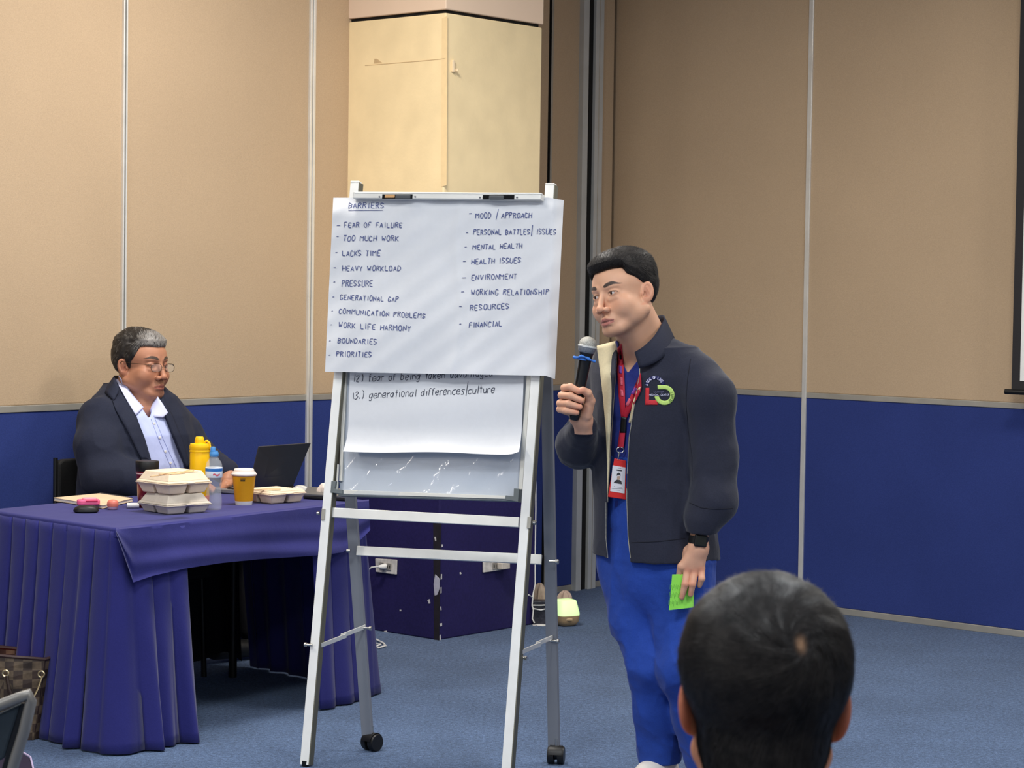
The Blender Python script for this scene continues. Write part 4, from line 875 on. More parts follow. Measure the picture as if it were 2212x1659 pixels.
# ------------------------------------------------------------------ heads (local centimetres, face towards -y, x to the person's left)
class Head:
    def __init__(s, R, scale, anchor, at, fat=0., ears=True, brow=1., open_=0., nose=1., jaw=0., earx=7.75):
        s.R = np.array(R); s.s = scale*.01; s.c = np.array(at)-s.R@(np.array(anchor)*s.s); s.fat = fat; s.ears = ears; s.open = open_; s.nose = nose; s.jaw = jaw; s.earx = earx
    def loc(s, P): return ((P-s.c.astype(P.dtype if P.dtype == f32 else float))@s.R.astype(f32)/f32(s.s)).astype(f32)
    def wld(s, q): return s.c+s.R@(np.array(q, float)*s.s)
    def skull(s, q):
        d = ell(q, (0, 1.8, 3.2), (7.5, 9.3, 8.2)); d = smin(d, ell(q, (0, -3.0, 2.6), (6.7, 5.7, 5.8)), 2.0); return d
    def base(s, q):
        d = s.skull(q); f = s.fat; X = np.abs(q[..., 0]); Q = np.stack([X, q[..., 1], q[..., 2]], -1)
        d = smin(d, ell(q, (0, -2.2, -4.2), (6.0+f, 6.3, 6.8)), 2.)
        d = smin(d, ell(q, (0, -6.6, -9.9), (2.7, 2.1, 1.9)), 1.8)
        d = smin(d, cap(Q, (5.0+f+s.jaw, .6, -5.6), (2.4, -6.2, -9.7), 2.0, 1.6), 1.6)
        d = smin(d, ell(Q, (4.3+f, -2.6, -5.4), (1.9, 3.2, 3.2)), 1.6)
        d = smin(d, ell(Q, (3.9+f*.6, -5.4, -3.6), (2.7, 2.4, 2.8)), 1.6)
        return d
    def __call__(s, P):
        q = s.loc(P); X = np.abs(q[..., 0]); Q = np.stack([X, q[..., 1], q[..., 2]], -1); d = s.base(q); n = s.nose
        d = smin(d, cap(Q, (1.2, -7.9, 1.9), (4.2, -6.9, 2.0), .8, .7), 1.1)
        d = smax(d, -ell(Q, (3.3, -9.6, .0), (2.1, 1.9, 1.25)), 1.1)
        d = smin(d, ell(Q, (3.2, -6.85, .0), (1.75, 1.42, 1.25)), .45)
        d = smin(d, cap(Q, (4.4, -7.3, -1.5), (2.0, -8.0, -1.7), .35, .35), .9)
        d = smax(d, -ell(Q, (3.25, -8.6, -.02), (1.42, 1.1, .42)), .12)
        d = smin(d, cap(q, (0, -8.0, 1.2), (0, -10.3, -3.6), .62*n, .85*n), .9)
        d = smin(d, ell(q, (0, -10.35, -3.95), (1.1*n, 1.05, .95)), .5)
        d = smin(d, ell(Q, (1.5*n, -9.35, -4.3), (.80*n, 1.05, .8)), .45)
        d = smax(d, -ell(Q, (.72*n, -9.9, -5.0), (.42, .6, .34)), .25)
        d = smin(d, ell(q, (0, -7.3, -7.3), (2.9, 2.1, 2.3)), 1.0)
        d = smax(d, -cap(q, (0, -9.9, -5.5), (0, -9.7, -6.3), .22, .28), .4)
        op = s.open
        d = smin(d, chain(Q, [(0, -9.15, -6.85), (.75, -9.15, -6.72), (2.5, -8.0, -7.35)], [.40, .42, .2], .2), .35)
        d = smin(d, chain(Q, [(0, -9.0, -8.0-op), (1.1, -8.8, -7.9-op), (2.4, -7.95, -7.5)], [.52, .46, .2], .2), .35)
        d = smax(d, -chain(Q, [(0, -9.9, -7.38-op*.5), (1.3, -9.35, -7.38-op*.4), (2.5, -8.45, -7.42)], [.12+op*.45, .10+op*.35, .05], .1), .12)
        d = smax(d, -cap(Q, (0, -9.6, -9.0-op), (1.4, -8.9, -8.9-op), .30, .2), .5)
        if s.ears:
            E = rotz(-.50)@rotx(-.22); qe = (Q-np.array((s.earx, 1.6, -1.1), f32))@E.astype(f32)
            e = ell(qe, (0, 0, 0), (.75, 1.85, 3.0)); e = smin(e, ell(qe, (-.1, -.5, -2.3), (.6, .9, 1.0)), .5)
            e = smax(e, -ell(qe, (.75, -.15, .35), (.62, 1.25, 2.05)), .22); e = smax(e, -ell(qe, (.55, -.75, -.7), (.75, .7, .9)), .2)
            e = smin(e, cap(qe, (.25, -.3, 1.3), (.2, .75, -.9), .26, .24), .25)
            e = smin(e, ell(qe, (.15, -1.45, -.6), (.45, .45, .6)), .3)
            d = smin(d, e, .45)
        return d*f32(s.s)
    def color(s, V, base, lips, brow, beard=0., pink=.5, graze=0.):
        q = s.loc(V.astype(f32)); X = np.abs(q[:, 0]); Y = q[:, 1]; Z = q[:, 2]; C = np.tile(np.array(lin(base)), (len(V), 1))
        def mix(w, col): 
            w = np.clip(w, 0, 1)[:, None]; C[:] = C*(1-w)+np.array(lin(col))*w
        front = Y < -4
        warm = tuple(np.clip(np.array(base)*np.array((1.0, .80, .76)), 0, 255))
        mix(pink*.5*np.exp(-(((X-4.3)/2.2)**2+((Z+3.2)/2.0)**2))*front, warm); mix(pink*.6*np.exp(-((X/1.8)**2+((Z+4)/1.3)**2))*front, warm)
        mix(pink*.7*(X > 7.3)*(np.abs(Y-1.5) < 3)*(Z > -4.6), warm)
        dk = tuple(np.array(base)*np.array((.62, .60, .62)))
        mix(beard*np.clip((-5.6-Z)/1.5, 0, 1)*np.clip((-1-Y)/2, 0, 1)*(Z > -14)*(1-np.exp(-(X/3.2)**2*0)*0), dk); mix(beard*.9*np.exp(-((X/3.0)**2+((Z+5.9)/.6)**2))*front, dk)
        # lips
        op = s.open; mz = -7.4; up = (np.abs(Z-(-6.93-.17*X)) < (.52-.16*X)) & (X < 2.6) & (Y < -7.6); lo = (Z < mz-op*.3) & (Z > -8.55-op+.32*X) & (X < 2.5) & (Y < -7.6)
        mix((up | lo)*.9, lips); mix((np.abs(Z-(mz-op*.45)) < .13+op*.42*np.clip(1-X/2.3, 0, 1)) * (X < 2.5) * (Y < -7.5)*(Y > -9.6+op*.5)*.8, (70, 34, 34))
        # brows
        bz = 2.15+.55*np.sin(np.clip((X-1.3)/4.0, 0, 1)*2.3)-.25*np.clip(X-4.2, 0, 2); bw = .62*np.clip((X-1.0)/.8, 0, 1)*np.clip((6.0-X)/2.4, 0, 1)**.7
        mix(np.clip((bw-np.abs(Z-bz))/.16, 0, 1)*(X > 1.2)*(X < 6.0)*front*.95, brow)
        # lash line and socket
        el = .46*np.sqrt(np.clip(1-((X-3.25)/1.6)**2, 0, 1)); mix(np.exp(-((Z-el-.03)/.17)**2)*(np.abs(X-3.3) < 1.6)*front*(Y > -8.9)*.9, (38, 24, 20))
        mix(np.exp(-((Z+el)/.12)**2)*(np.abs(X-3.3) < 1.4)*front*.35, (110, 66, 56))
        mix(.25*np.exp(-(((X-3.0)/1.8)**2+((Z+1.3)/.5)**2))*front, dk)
        # nostrils and ear hollow
        mix((np.exp(-(((X-.75)/.4)**2+((Z+4.85)/.25)**2))*(Y < -9)*(Z < -4.55))*.85, (70, 36, 30))
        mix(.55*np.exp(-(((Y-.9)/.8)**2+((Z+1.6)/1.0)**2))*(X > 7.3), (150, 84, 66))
        return C
def eyes(hd, parent, gaze, iris=(52, 32, 22), mnm='eyeball_white'):
    M = mat(mnm, (230, 222, 216), .25, vcol=True, spec=.5)
    g = unit(gaze)
    for sx in (-1, 1):
        c = np.array([sx*3.2, -6.88, 0.]); n = 40; V, F = [], []
        for i in range(n+1):
            for j in range(n): th_ = math.pi*i/n; p = 2*math.pi*j/n; V.append((math.sin(th_)*math.cos(p), math.sin(th_)*math.sin(p), math.cos(th_)))
        V = np.array(V); F = [(i*n+j, (i+1)*n+j, (i+1)*n+(j+1) % n, i*n+(j+1) % n) for i in range(n) for j in range(n)]
        z = unit(g); x = unit(np.cross(z, (0, 0, 1))); y = np.cross(x, z); Rm = np.stack([x, y, z], 1); ang = V[:, 2]
        C = np.tile(np.array(lin((204, 192, 186))), (len(V), 1)); C[ang > math.cos(.58)] = lin((22, 14, 12)); C[ang > math.cos(.50)] = lin(iris); C[ang > math.cos(.19)] = lin((6, 5, 5))
        Vw = np.array([hd.wld(c+Rm@v*1.22) for v in V]); mesh_obj('eye', Vw, F, M, parent, True, colors=C)
def hairshell(hd, thick, hz, P, neckf=None):
    q = hd.loc(P); phi = np.degrees(np.arctan2(np.abs(q[..., 0]), -(q[..., 1]-.5))); b = hd.base(q)
    if neckf is not None: b = np.minimum(b, neckf(P)/hd.s)
    z0 = np.interp(phi, [a for a, _ in hz], [v for _, v in hz]); t = thick(q, phi); e = np.clip((q[..., 2]-z0)/2.2, 0, 1)
    d = smax(b-t*(.12+.88*np.sqrt(e)), (z0-q[..., 2])*.75, .15); return smax(d, -(b+.6), .2)
def strands(hd, fn, roots, normals, dirf, length, width, name, m, parent, segs=6, lift=.15, seed=1, kind='stuff'):
    R = np.random.default_rng(seed); n = len(roots); P = roots.copy(); L = length*(.6+.7*R.random(n)); pts = [P.copy()-normals*.1*hd.s]; N = normals.copy(); h = .12*hd.s
    for k in range(segs):
        q = (P-hd.c)@hd.R/hd.s; D = dirf(q, k/segs); D = D+R.normal(0, .10, D.shape); D = D@hd.R.T; D = D-N*(D*N).sum(1, keepdims=True); D /= np.maximum(np.linalg.norm(D, axis=1, keepdims=True), 1e-9)
        P = P+D*(L/segs)[:, None]; P32 = P.astype(f32); d0 = fn(P32); G = np.stack([fn((P+h*np.eye(3)[i]).astype(f32))-d0 for i in range(3)], 1); G /= np.maximum(np.linalg.norm(G, axis=1, keepdims=True), 1e-9); N = G
        tgt = lift*((k+1)/segs)**1.5*hd.s*(.5+R.random(n)); P = P+N*(tgt-d0)[:, None]; pts.append(P.copy())
    A_, B_ = [], []
    for k, p in enumerate(pts):
        t = pts[min(k+1, segs)]-pts[max(k-1, 0)]; s = np.cross(t, N); s /= np.maximum(np.linalg.norm(s, axis=1, keepdims=True), 1e-9); w = width*hd.s*(1-.8*(k/segs)**2)/2; A_.append(p-s*w); B_.append(p+s*w)
    V = np.stack(A_+B_, 1).reshape(-1, 3); S = segs+1; F = []
    base_ = np.arange(n)*(2*S)
    for k in range(segs): F += [(int(b+k), int(b+k+1), int(b+S+k+1), int(b+S+k)) for b in base_]
    o = mesh_obj(name, V, F, m, parent, True); o['kind'] = kind; return o
M_hair = mat('black_hair', (26, 23, 23), .72, noise=[(120, .25)], bump=[(260, .6, .004)], spec=.22, stretch=(1, 1, .5))
M_hairs = mat('black_hair_strands', (36, 32, 30), .48, noise=[(90, .5)], spec=.34)
M_skinB = mat('skin_tan', (190, 130, 100), .5, vcol=True, noise=[(40, .03)], bump=[(110, .06, .002)], sss=.10, spec=.45)
def body_core(parts, vox=.012):   # rough hidden body under the clothes
    pts = np.concatenate([[p for p, _ in c] for c in parts]); r = max(x for c in parts for _, x in c)
    f = lambda P: (lambda ds: __import__('functools').reduce(lambda a, b: smin(a, b, .03), ds))([chain(P, [p for p, _ in c], [x for _, x in c], .02) for c in parts])
    return pmesh(f, pts.min(0)-r-.03, pts.max(0)+r+.03, vox)
def shade_vc(o): pass

# ================================================================== the standing speaker
SP = thing('person', Zp(1440, 1712, 0), 'man standing in a navy jacket over blue scrubs, holding a microphone and a green card', 'person')
YS = 6.5
def w_(x, y, Y=YS): return W(x, y, Y)
RH = rotz(-math.radians(47))@roty(-math.radians(13))@rotx(math.radians(3))     # face -y turned towards -x
h1 = Head(RH, 1.05, (8.0, 1.6, -1.1), W(1400, 630, 6.40), fat=.75, open_=.28, nose=1.05, jaw=.25)
neck1 = lambda P: smin(cap(P, h1.wld((0, 2.0, -4.5)), w_(1405, 765, 6.53), .062, .070), cap(P, w_(1405, 770, 6.55), w_(1400, 860, 6.55), .075, .09), .05)
nsub1 = lambda P: cap(P, h1.wld((0, 2.0, -4.5)), w_(1404, 790, 6.54), .064, .074)
chest1 = lambda P: smin(smin(neck1(P), ell(P, w_(1408, 870, 6.53), (.135, .10, .13)), .06), cap(P, h1.wld((0, -2.0, -8.5)), w_(1385, 760, 6.50), .040, .05), .03)
f_head1 = lambda P: smin(h1(P), chest1(P), .018)
lo = h1.c-np.array([.15, .15, .36]); hi = h1.c+np.array([.20, .17, .14])
V, F = pmesh(f_head1, lo, hi, .0016)
C = h1.color(V, (220, 168, 136), (184, 114, 104), (34, 26, 24), beard=.16, pink=.45)
skin1 = (222, 168, 138)
# hand round the microphone
HZ = 6.33
def fing(P, pts, rs): return chain(P, [W(*p) for p in pts], rs, .004)
def f_handmic(P):
    d = fing(P, [(1240, 852, 6.372), (1219, 838, 6.342), (1232, 836, 6.312), (1250, 845, 6.306)], [.012, .0108, .0105, .0092])
    for pts in ([(1237, 868, 6.375), (1213, 854, 6.342), (1232, 855, 6.306), (1256, 865, 6.304)], [(1236, 882, 6.375), (1210, 871, 6.344), (1228, 872, 6.308), (1252, 879, 6.306)], [(1238, 892, 6.375), (1210, 884, 6.348), (1224, 887, 6.314), (1245, 891, 6.312)]):
        d = smin(d, fing(P, pts, [.013, .0106, .0104, .0088]), .0022)
    palm = smin(fing(P, [(1242, 862, 6.385), (1250, 902, 6.385)], [.018, .020]), fing(P, [(1262, 872, 6.365), (1262, 903, 6.368)], [.019, .022]), .015)
    palm = smin(palm, fing(P, [(1240, 905, 6.372), (1262, 912, 6.37)], [.014, .020]), .015)
    th_ = fing(P, [(1266, 896, 6.35), (1275, 866, 6.335), (1270, 849, 6.316), (1259, 843, 6.306)], [.018, .0145, .0118, .0108])
    d = smin(d, palm, .006); d = smin(d, th_, .005)
    return smin(d, fing(P, [(1258, 905, 6.37), (1262, 950, 6.40)], [.026, .027]), .015)
c0 = W(1245, 885, 6.35)
Vh, Fh = pmesh(f_handmic, c0-.075, c0+np.array([.075, .08, .075]), .0013)
# hanging hand
def f_hand2(P):
    d = fing(P, [(1485, 1232, 6.332), (1480, 1262, 6.316), (1473, 1290, 6.322)], [.0115, .0102, .0078])
    d = smin(d, fing(P, [(1501, 1234, 6.330), (1496, 1262, 6.314), (1492, 1284, 6.322)], [.0115, .0100, .0078]), .002)
    d = smin(d, fing(P, [(1515, 1230, 6.332), (1516, 1250, 6.318), (1511, 1265, 6.328)], [.0105, .0092, .0072]), .002)
    d = smin(d, fing(P, [(1471, 1224, 6.334), (1467, 1248, 6.348), (1470, 1272, 6.356)], [.0110, .0098, .0078]), .002)
    pl_ = smin(fing(P, [(1504, 1185, 6.335), (1478, 1222, 6.335)], [.022, .016]), fing(P, [(1512, 1185, 6.335), (1512, 1224, 6.333)], [.021, .0145]), .02)
    pl_ = smin(pl_, fing(P, [(1508, 1185, 6.335), (1496, 1226, 6.334)], [.022, .0155]), .02)
    th_ = fing(P, [(1488, 1190, 6.352), (1478, 1222, 6.368), (1480, 1248, 6.366)], [.017, .0125, .0095])
    d = smin(smin(d, pl_, .007), th_, .008)
    return smin(d, fing(P, [(1509, 1185, 6.335), (1512, 1140, 6.34)], [.0265, .027]), .015)
c0 = W(1497, 1225, 6.335)
Vj, Fj = pmesh(f_hand2, c0-np.array([.075, .06, .11]), c0+np.array([.06, .07, .12]), .0013)
def handcol(V, knuck, base=skin1):
    C = np.tile(np.array(lin(base)), (len(V), 1)); r = np.array(lin(tuple(np.array(base)*np.array((.96, .78, .74)))))
    for k in knuck: w = .55*np.exp(-(np.linalg.norm(V-W(*k), axis=1)/.011)**2)[:, None]; C = C*(1-w)+r*w
    return C
Ch = handcol(Vh, [(1250, 845, 6.30), (1256, 865, 6.30), (1252, 879, 6.30), (1245, 891, 6.30), (1259, 843, 6.30), (1262, 885, 6.34)])
Cj = handcol(Vj, [(1485, 1232, 6.32), (1501, 1234, 6.32), (1515, 1230, 6.32), (1473, 1290, 6.31), (1492, 1284, 6.31), (1480, 1262, 6.305), (1496, 1262, 6.305)])
core1 = body_core([[(w_(1402, 780, 6.54), .09), (w_(1410, 900, 6.53), .11), (w_(1412, 1080, 6.52), .11), (w_(1415, 1190, 6.52), .12)],
    [(w_(1500, 800, 6.44), .05), (w_(1535, 840, 6.38), .05), (w_(1538, 985, 6.40), .04), (w_(1512, 1150, 6.34), .026)],
    [(w_(1350, 790, 6.6), .05), (w_(1318, 810, 6.64), .05), (w_(1246, 965, 6.58), .04), (w_(1260, 925, 6.40), .026)],
    [(w_(1380, 1210, 6.56), .08), (w_(1405, 1440, 6.50), .05), (w_(1422, 1650, 6.52), .04)], [(w_(1455, 1210, 6.46), .08), (w_(1478, 1440, 6.42), .05), (w_(1518, 1650, 6.46), .04)]])
Vb, Fb, Cb = join([(V, F, C), (Vh, Fh, Ch), (Vj, Fj, Cj), (*core1, lin(skin1))])
body1 = mesh_obj('body', Vb, Fb, M_skin1, SP, True, colors=Cb)
eyes(h1, SP, unit((-.42, -1, .02)))
# hair
hz1 = [(0, 6.7), (30, 6.9), (48, 6.7), (56, 4.6), (75, 3.4), (92, 1.7), (104, 1.2), (114, -2.5), (130, -4.6), (180, -6.2)]
def thick1(q, phi):
    X, Y, Z = np.abs(q[..., 0]), q[..., 1], q[..., 2]; t = .75+0*X
    t = t+1.4*np.clip((Z-3.5)/6.5, 0, 1)+.75*np.clip((-Y-2.0)/4, 0, 1)*np.clip((Z-5.5)/2.0, 0, 1)+.3*np.clip(Y/6, 0, 1)
    return t+.14*(vnoise(q*np.array((1.2, .5, .8), f32)+9, .8)-.5)
nk1 = lambda P: neck1(P)
f_hair1 = lambda P: hairshell(h1, thick1, hz1, P)*f32(h1.s)
lo = h1.c-np.array([.15, .15, .10]); hi = h1.c+np.array([.16, .16, .17])
V, F = pmesh(f_hair1, lo, hi, .002)
hair1 = mesh_obj('hair', V, F, M_hair, SP, True)
N = vnormals(V, F); q = (V-h1.c)@h1.R/h1.s; sel = np.where(h1.base(q.astype(f32)) > .35)[0]; sel = rng.choice(sel, 5200)
def dir1(q, t):
    X, Y, Z = q[:, 0], q[:, 1], q[:, 2]; top = np.clip((Z-6)/3, 0, 1)[:, None]
    return top*np.stack([-.35+0*X, .9+0*X, .25+0*X], 1)+(1-top)*np.stack([0*X, .75+0*X, -.7+0*X], 1)
strands(h1, f_hair1, V[sel], N[sel], dir1, .022, .09, 'hair_strands', M_hairs, hair1, lift=.22, seed=3)
# scrubs top
NV = [(1335, 730), (1341, 775), (1356, 806), (1378, 778), (1402, 765), (1450, 735), (1450, 680), (1400, 640), (1330, 640)]
yawS = math.radians(-40)    # width axis of the trunk
Tk = lambda g, x=0: [(1.33, *w_(1398, 780, 6.54)[:2], .155+g, .085+g), (1.25, *w_(1405, 800, 6.53)[:2], .18+g, .115+g), (1.12, *w_(1408, 900, 6.53)[:2], .178+g, .128+g), (.98, *w_(1408, 1000, 6.53)[:2], .172+g, .128+g), (.85, *w_(1411, 1100, 6.53)[:2], .178+g, .132+g), (.70, *w_(1416, 1210, 6.53)[:2], .188+g, .138+g)]
def f_scrub(P):
    d = loft(P, Tk(-.015), yawS); d = smin(d, cap(P, w_(1425, 772, 6.50), w_(1490, 825, 6.43), .038, .045), .03); d = smin(d, cap(P, w_(1385, 772, 6.57), w_(1345, 815, 6.62), .038, .045), .03)
    d = d-.005*folds(P, 11, (1, 1, .45))
    nkz = np.maximum(chest1(P)-.006, -9); d = np.minimum(d, np.maximum(nkz, P[..., 2]-1.36))
    d = smax(d, -np.maximum(pxpoly_sdf(P, NV, 723), P[..., 1]-6.56), .003); d = smax(d, -(nsub1(P)-.004), .004)
    return np.maximum(smax(d, P[..., 2]-1.352+.0*P[..., 0], .01), .748-P[..., 2])
c0 = w_(1410, 960, 6.52)
V, F = pmesh(f_scrub, c0-np.array([.26, .25, .42]), c0+np.array([.26, .25, .35]), .004)
scrub = mesh_obj('scrub_top', V, F, mat('royal_blue_scrubs', (42, 54, 128), .8, noise=[(8, .06), (250, .08)], bump=[(250, .15, .002), (16, .3, .01)], spec=.2, sheen=.1), SP, True, label='royal blue V-neck scrub top')
# jacket
OP = [(1326, 700), (1335, 735), (1331, 800), (1325, 870), (1320, 950), (1313, 1080), (1311, 1165), (1316, 1240), (1364, 1240), (1357, 1165), (1353, 1080), (1357, 950), (1370, 870), (1382, 800), (1372, 762), (1392, 752), (1418, 728), (1436, 690), (1400, 640), (1330, 640)]
zc1 = w_(1514, 1149, 6.335)[2]; pc2 = w_(1259, 917, 6.39).astype(f32); nc2 = unit(w_(1262, 900, 6.37)-w_(1246, 962, 6.52))
def sleeves(P, g=0):
    L_ = chain(P, [w_(1504, 822, 6.41), w_(1531, 858, 6.37), w_(1541, 985, 6.37), w_(1541, 1085, 6.34), w_(1519, 1122, 6.335), w_(1514, 1152, 6.335)], [.072+g, .072+g, .066+g, .064+g, .048+g, .038+g], .03)
    R_ = chain(P, [w_(1340, 805, 6.62), w_(1312, 845, 6.655), w_(1250, 965, 6.60), w_(1245, 960, 6.52), w_(1258, 925, 6.42)], [.070+g, .066+g, .060+g, .058+g, .042+g], .03)
    L_ = np.maximum(L_, zc1-P[..., 2]); R_ = np.maximum(R_, (P-pc2)@nc2.astype(f32)); return L_, R_
def jk_outer(P, g=0.):
    d = loft(P, [(z, x, y, a+.012+g, b+.016+g) for z, x, y, a, b in Tk(0)], yawS, 2.2)
    d = smin(d, cap(P, w_(1422, 762, 6.50), w_(1504, 820, 6.41), .060+g, .070+g), .03); d = smin(d, cap(P, w_(1388, 762, 6.56), w_(1335, 808, 6.63), .058+g, .070+g), .03)
    L_, R_ = sleeves(P, g); d = smin(d, L_, .022); return smin(d, R_, .022)
def f_jacket(P):
    z = P[..., 2]; el = np.exp(-((z-1.0)/.12)**2)
    d = jk_outer(P)-.0085*folds(P, 7.5, (1, 1, .38))-.0045*folds(P+2, 17, (1, 1, .7))*(.3+.5*el)+.0045
    band = np.clip((.735-z)/.006, 0, 1)*.004*(np.abs(P[..., 1]-6.53) < .3); d = d+band*0
    sh = np.maximum(d, -(d+.011))
    trunk = loft(P, [(z_, x, y, a-.001, b+.001) for z_, x, y, a, b in Tk(0)], yawS)
    sh = np.maximum(sh, -np.maximum(trunk, .0-1+0*z)) if False else sh
    sh = np.maximum(sh, -np.maximum(pxpoly_sdf(P, OP, 723), P[..., 1]-6.55)); sh = np.maximum(sh, -(nsub1(P)-.012))
    hem = .694-.03*np.clip((P[..., 0]-.0)/.3, -1, 1)*0
    sh = np.maximum(sh, hem-z)
    return np.maximum(sh, -(cap(P, w_(1402, 700, 6.54), w_(1402, 640, 6.5), .085, .1)))
lo = np.array([W(1195, 1000, 6.5)[0], 6.18, .66]); hi = np.array([W(1600, 1000, 6.5)[0], 6.86, 1.46])
V, F = pmesh(f_jacket, lo, hi, .004, 1.3)
base_ = np.array(lin((40, 42, 56))); C = np.tile(base_, (len(V), 1)); dd = jk_outer(V.astype(f32)); din = dd < -.0135
C[din] = lin((214, 200, 160))
M_jk = mat('navy_jacket', (42, 44, 58), .8, vcol=True, noise=[(260, .12), (9, .05)], bump=[(260, .2, .002)], spec=.25, sheen=.15)
jk = mesh_obj('jacket', V, F, M_jk, SP, True, colors=C, label='navy zip jacket')
BJ = bvh(jk); BA = bvh(jk, scrub, body1)
M_navy = mat('navy_cloth', (44, 46, 60), .8, noise=[(260, .1)], spec=.25)
M_cream = mat('cream_lining', (222, 208, 170), .8, noise=[(9, .06), (200, .05)], bump=[(14, .4, .01)], spec=.3)
# collar: a standing ribbon round the neck
up_ = [(1371, 761, 6.395), (1390, 750, 6.39), (1412, 728, 6.41), (1428, 703, 6.45), (1436, 686, 6.51), (1432, 680, 6.58), (1412, 684, 6.64), (1385, 700, 6.655), (1355, 722, 6.63)]
dn_ = [(1381, 796, 6.385), (1404, 790, 6.375), (1430, 775, 6.385), (1450, 752, 6.42), (1457, 730, 6.49), (1450, 722, 6.58), (1420, 730, 6.66), (1385, 745, 6.68), (1350, 762, 6.65)]
def ribbon(U, D, name, m, parent, n=40, k=6, th=.004, bulge=0., label=None):
    a = resample([W(*p) for p in U], n); b = resample([W(*p) for p in D], n)
    for _ in range(3): a[1:-1] = (a[:-2]+2*a[1:-1]+a[2:])/4; b[1:-1] = (b[:-2]+2*b[1:-1]+b[2:])/4
    o = MB().grid([[a[i]*(1-t)+b[i]*t+V3(0, -bulge*math.sin(t*math.pi), 0) for t in np.linspace(0, 1, k)] for i in range(n)]).build(name, m, parent, smooth=True, fixn=False, label=label)
    if th: s = o.modifiers.new('t', 'SOLIDIFY'); s.thickness = th; s.offset = 0
    return o
ribbon(up_, dn_, 'collar', M_navy, SP, bulge=.004, label='standing navy collar')
# folded-out cream facing on his right side
drape(BA, [(1289, 747), (1296, 800), (1303, 860), (1309, 930), (1312, 1010), (1312, 1085)], [(1335, 735), (1331, 800), (1326, 870), (1321, 950), (1317, 1020), (1314, 1085)], 'facing', M_cream, SP, .006, 40, 6, label='cream inside of the open jacket front', offs=lambda u, t: .012*(1-u)*math.sin(t*math.pi), smooth=.022)
drape(BA, [(1384, 835), (1373, 870), (1362, 915)], [(1379, 838), (1368, 866), (1358, 912)], 'facing', M_cream, SP, .004, 16, 2, smooth=.01, label='cream edge of the other front')
M_zip = mat('zip_teeth', (176, 172, 160), .4, .5, noise=[(300, .2)])
def pxtube(B, pts, r, name, m, parent, off=.003, n=40, sides=6, label=None):
    P = []; last = None
    for x, y in resample(pts, n): p, dd = hit(B, x, y, off, last); last = (p, dd); P.append(p)
    return MB().tube(P, r, sides).build(name, m, parent, smooth=True, label=label)
pxtube(BJ, [(1372, 764), (1383, 800), (1371, 870), (1359, 945), (1354, 1040), (1354, 1085), (1357, 1165), (1362, 1205)], .0013, 'zip', M_zip, SP)
pxtube(BJ, [(1309, 1085), (1309, 1120), (1309, 1165), (1313, 1205)], .0012, 'zip', M_zip, SP)
z0 = hit(BJ, 1360, 1203, .006)[0]
MB().box(z0, .009, .005, .014).box(z0+V3(.003, -.002, -.018), .006, .003, .026, X=unit((1, 0, .15)), Z=unit((-.15, 0, 1))).build('zip_pull', M_steel, SP, bev=.001)
# seams on the jacket
for pts in ([(1492, 775), (1485, 820), (1482, 870), (1487, 930), (1495, 985), (1495, 1040)], [(1364, 1172), (1420, 1170), (1480, 1163)], [(1490, 1086), (1515, 1097), (1545, 1100), (1583, 1098)]):
    pxtube(BJ, pts, .0011, 'seam', mat('seam_dark', (24, 25, 36), .9), SP, .0004)
# embroidered emblem
M_er, M_eg, M_en, M_ew = mat('red_thread', (206, 48, 56), .7, noise=[(300, .1)]), mat('lime_thread', (196, 226, 120), .7, noise=[(300, .1)]), mat('navy_thread', (24, 28, 82), .7, noise=[(300, .1)]), mat('white_thread', (214, 212, 236), .7, noise=[(300, .1)])
eq = lambda x, y: (1370+x/13.83, 780+y/13.83)
def arc(cx, cy, r, a0, a1, n=26): return [eq(cx+r*math.cos(math.radians(a)), cy+r*math.sin(math.radians(a))) for a in np.linspace(a0, a1, n)]
drape(BJ, [eq(x, y) for x, y in ((340, 800), (320, 1310))], [eq(x, y) for x, y in ((450, 800), (440, 1310))], 'emblem_bar', M_er, jk, .0012, 8, 3, .0005, label='red bar of the emblem')
drape(BJ, [eq(400, 1165), eq(700, 1165)], [eq(390, 1305), eq(700, 1310)], 'emblem_bar', M_er, jk, .0012, 8, 3, .0005, label='red foot of the emblem')
drape(BJ, arc(620, 740, 300, 185, 352), arc(620, 740, 195, 185, 352), 'emblem_arch', M_en, jk, .0012, 26, 3, .0005, label='navy arch of the emblem')
drape(BJ, [eq(695, 720)]+arc(905, 1015, 300, -88, 172), [eq(705, 845)]+arc(905, 1015, 172, -88, 166), 'emblem_ring', M_eg, jk, .0020, 40, 3, .0005, label='lime open ring of the emblem')
def letters(text, cx, cy, r, a0, a1, h, m, w=1.6, off=.003):
    n = len(text); mb = MB()
    for i, ch in enumerate(text):
        a = math.radians(a0+(a1-a0)*(i+.5)/n); t = V3(-math.sin(a), math.cos(a), 0); o = V3(math.cos(a), math.sin(a), 0); lw = abs(math.radians(a1-a0))*r/n*.72
        for st in strokes(ch):
            pts = [hit(BJ, *eq(*(np.array([cx, cy])+(o*r)[:2]+(t*(px-.5)*lw)[:2]+(o*(py-.5)*h)[:2])), off)[0] for px, py in st]
            if len(pts) > 1 and np.linalg.norm(pts[0]-pts[-1])+np.linalg.norm(pts[0]-pts[1]) > 1e-4:
                L_, R_ = [], []
                for k, p in enumerate(pts): tt = unit(pts[min(k+1, len(pts)-1)]-pts[max(k-1, 0)]); s = unit(np.cross(tt, (0, 1, 0)))*w/2*.001; L_.append(p+s); R_.append(p-s)
                mb.grid([L_, R_])
    mb.build('lettering', m, jk, fixn=False)
letters('A SEAL', 620, 740, 248, 182, 245, 80, M_ew); letters('OF LIFE', 620, 740, 248, 255, 335, 85, M_ew)
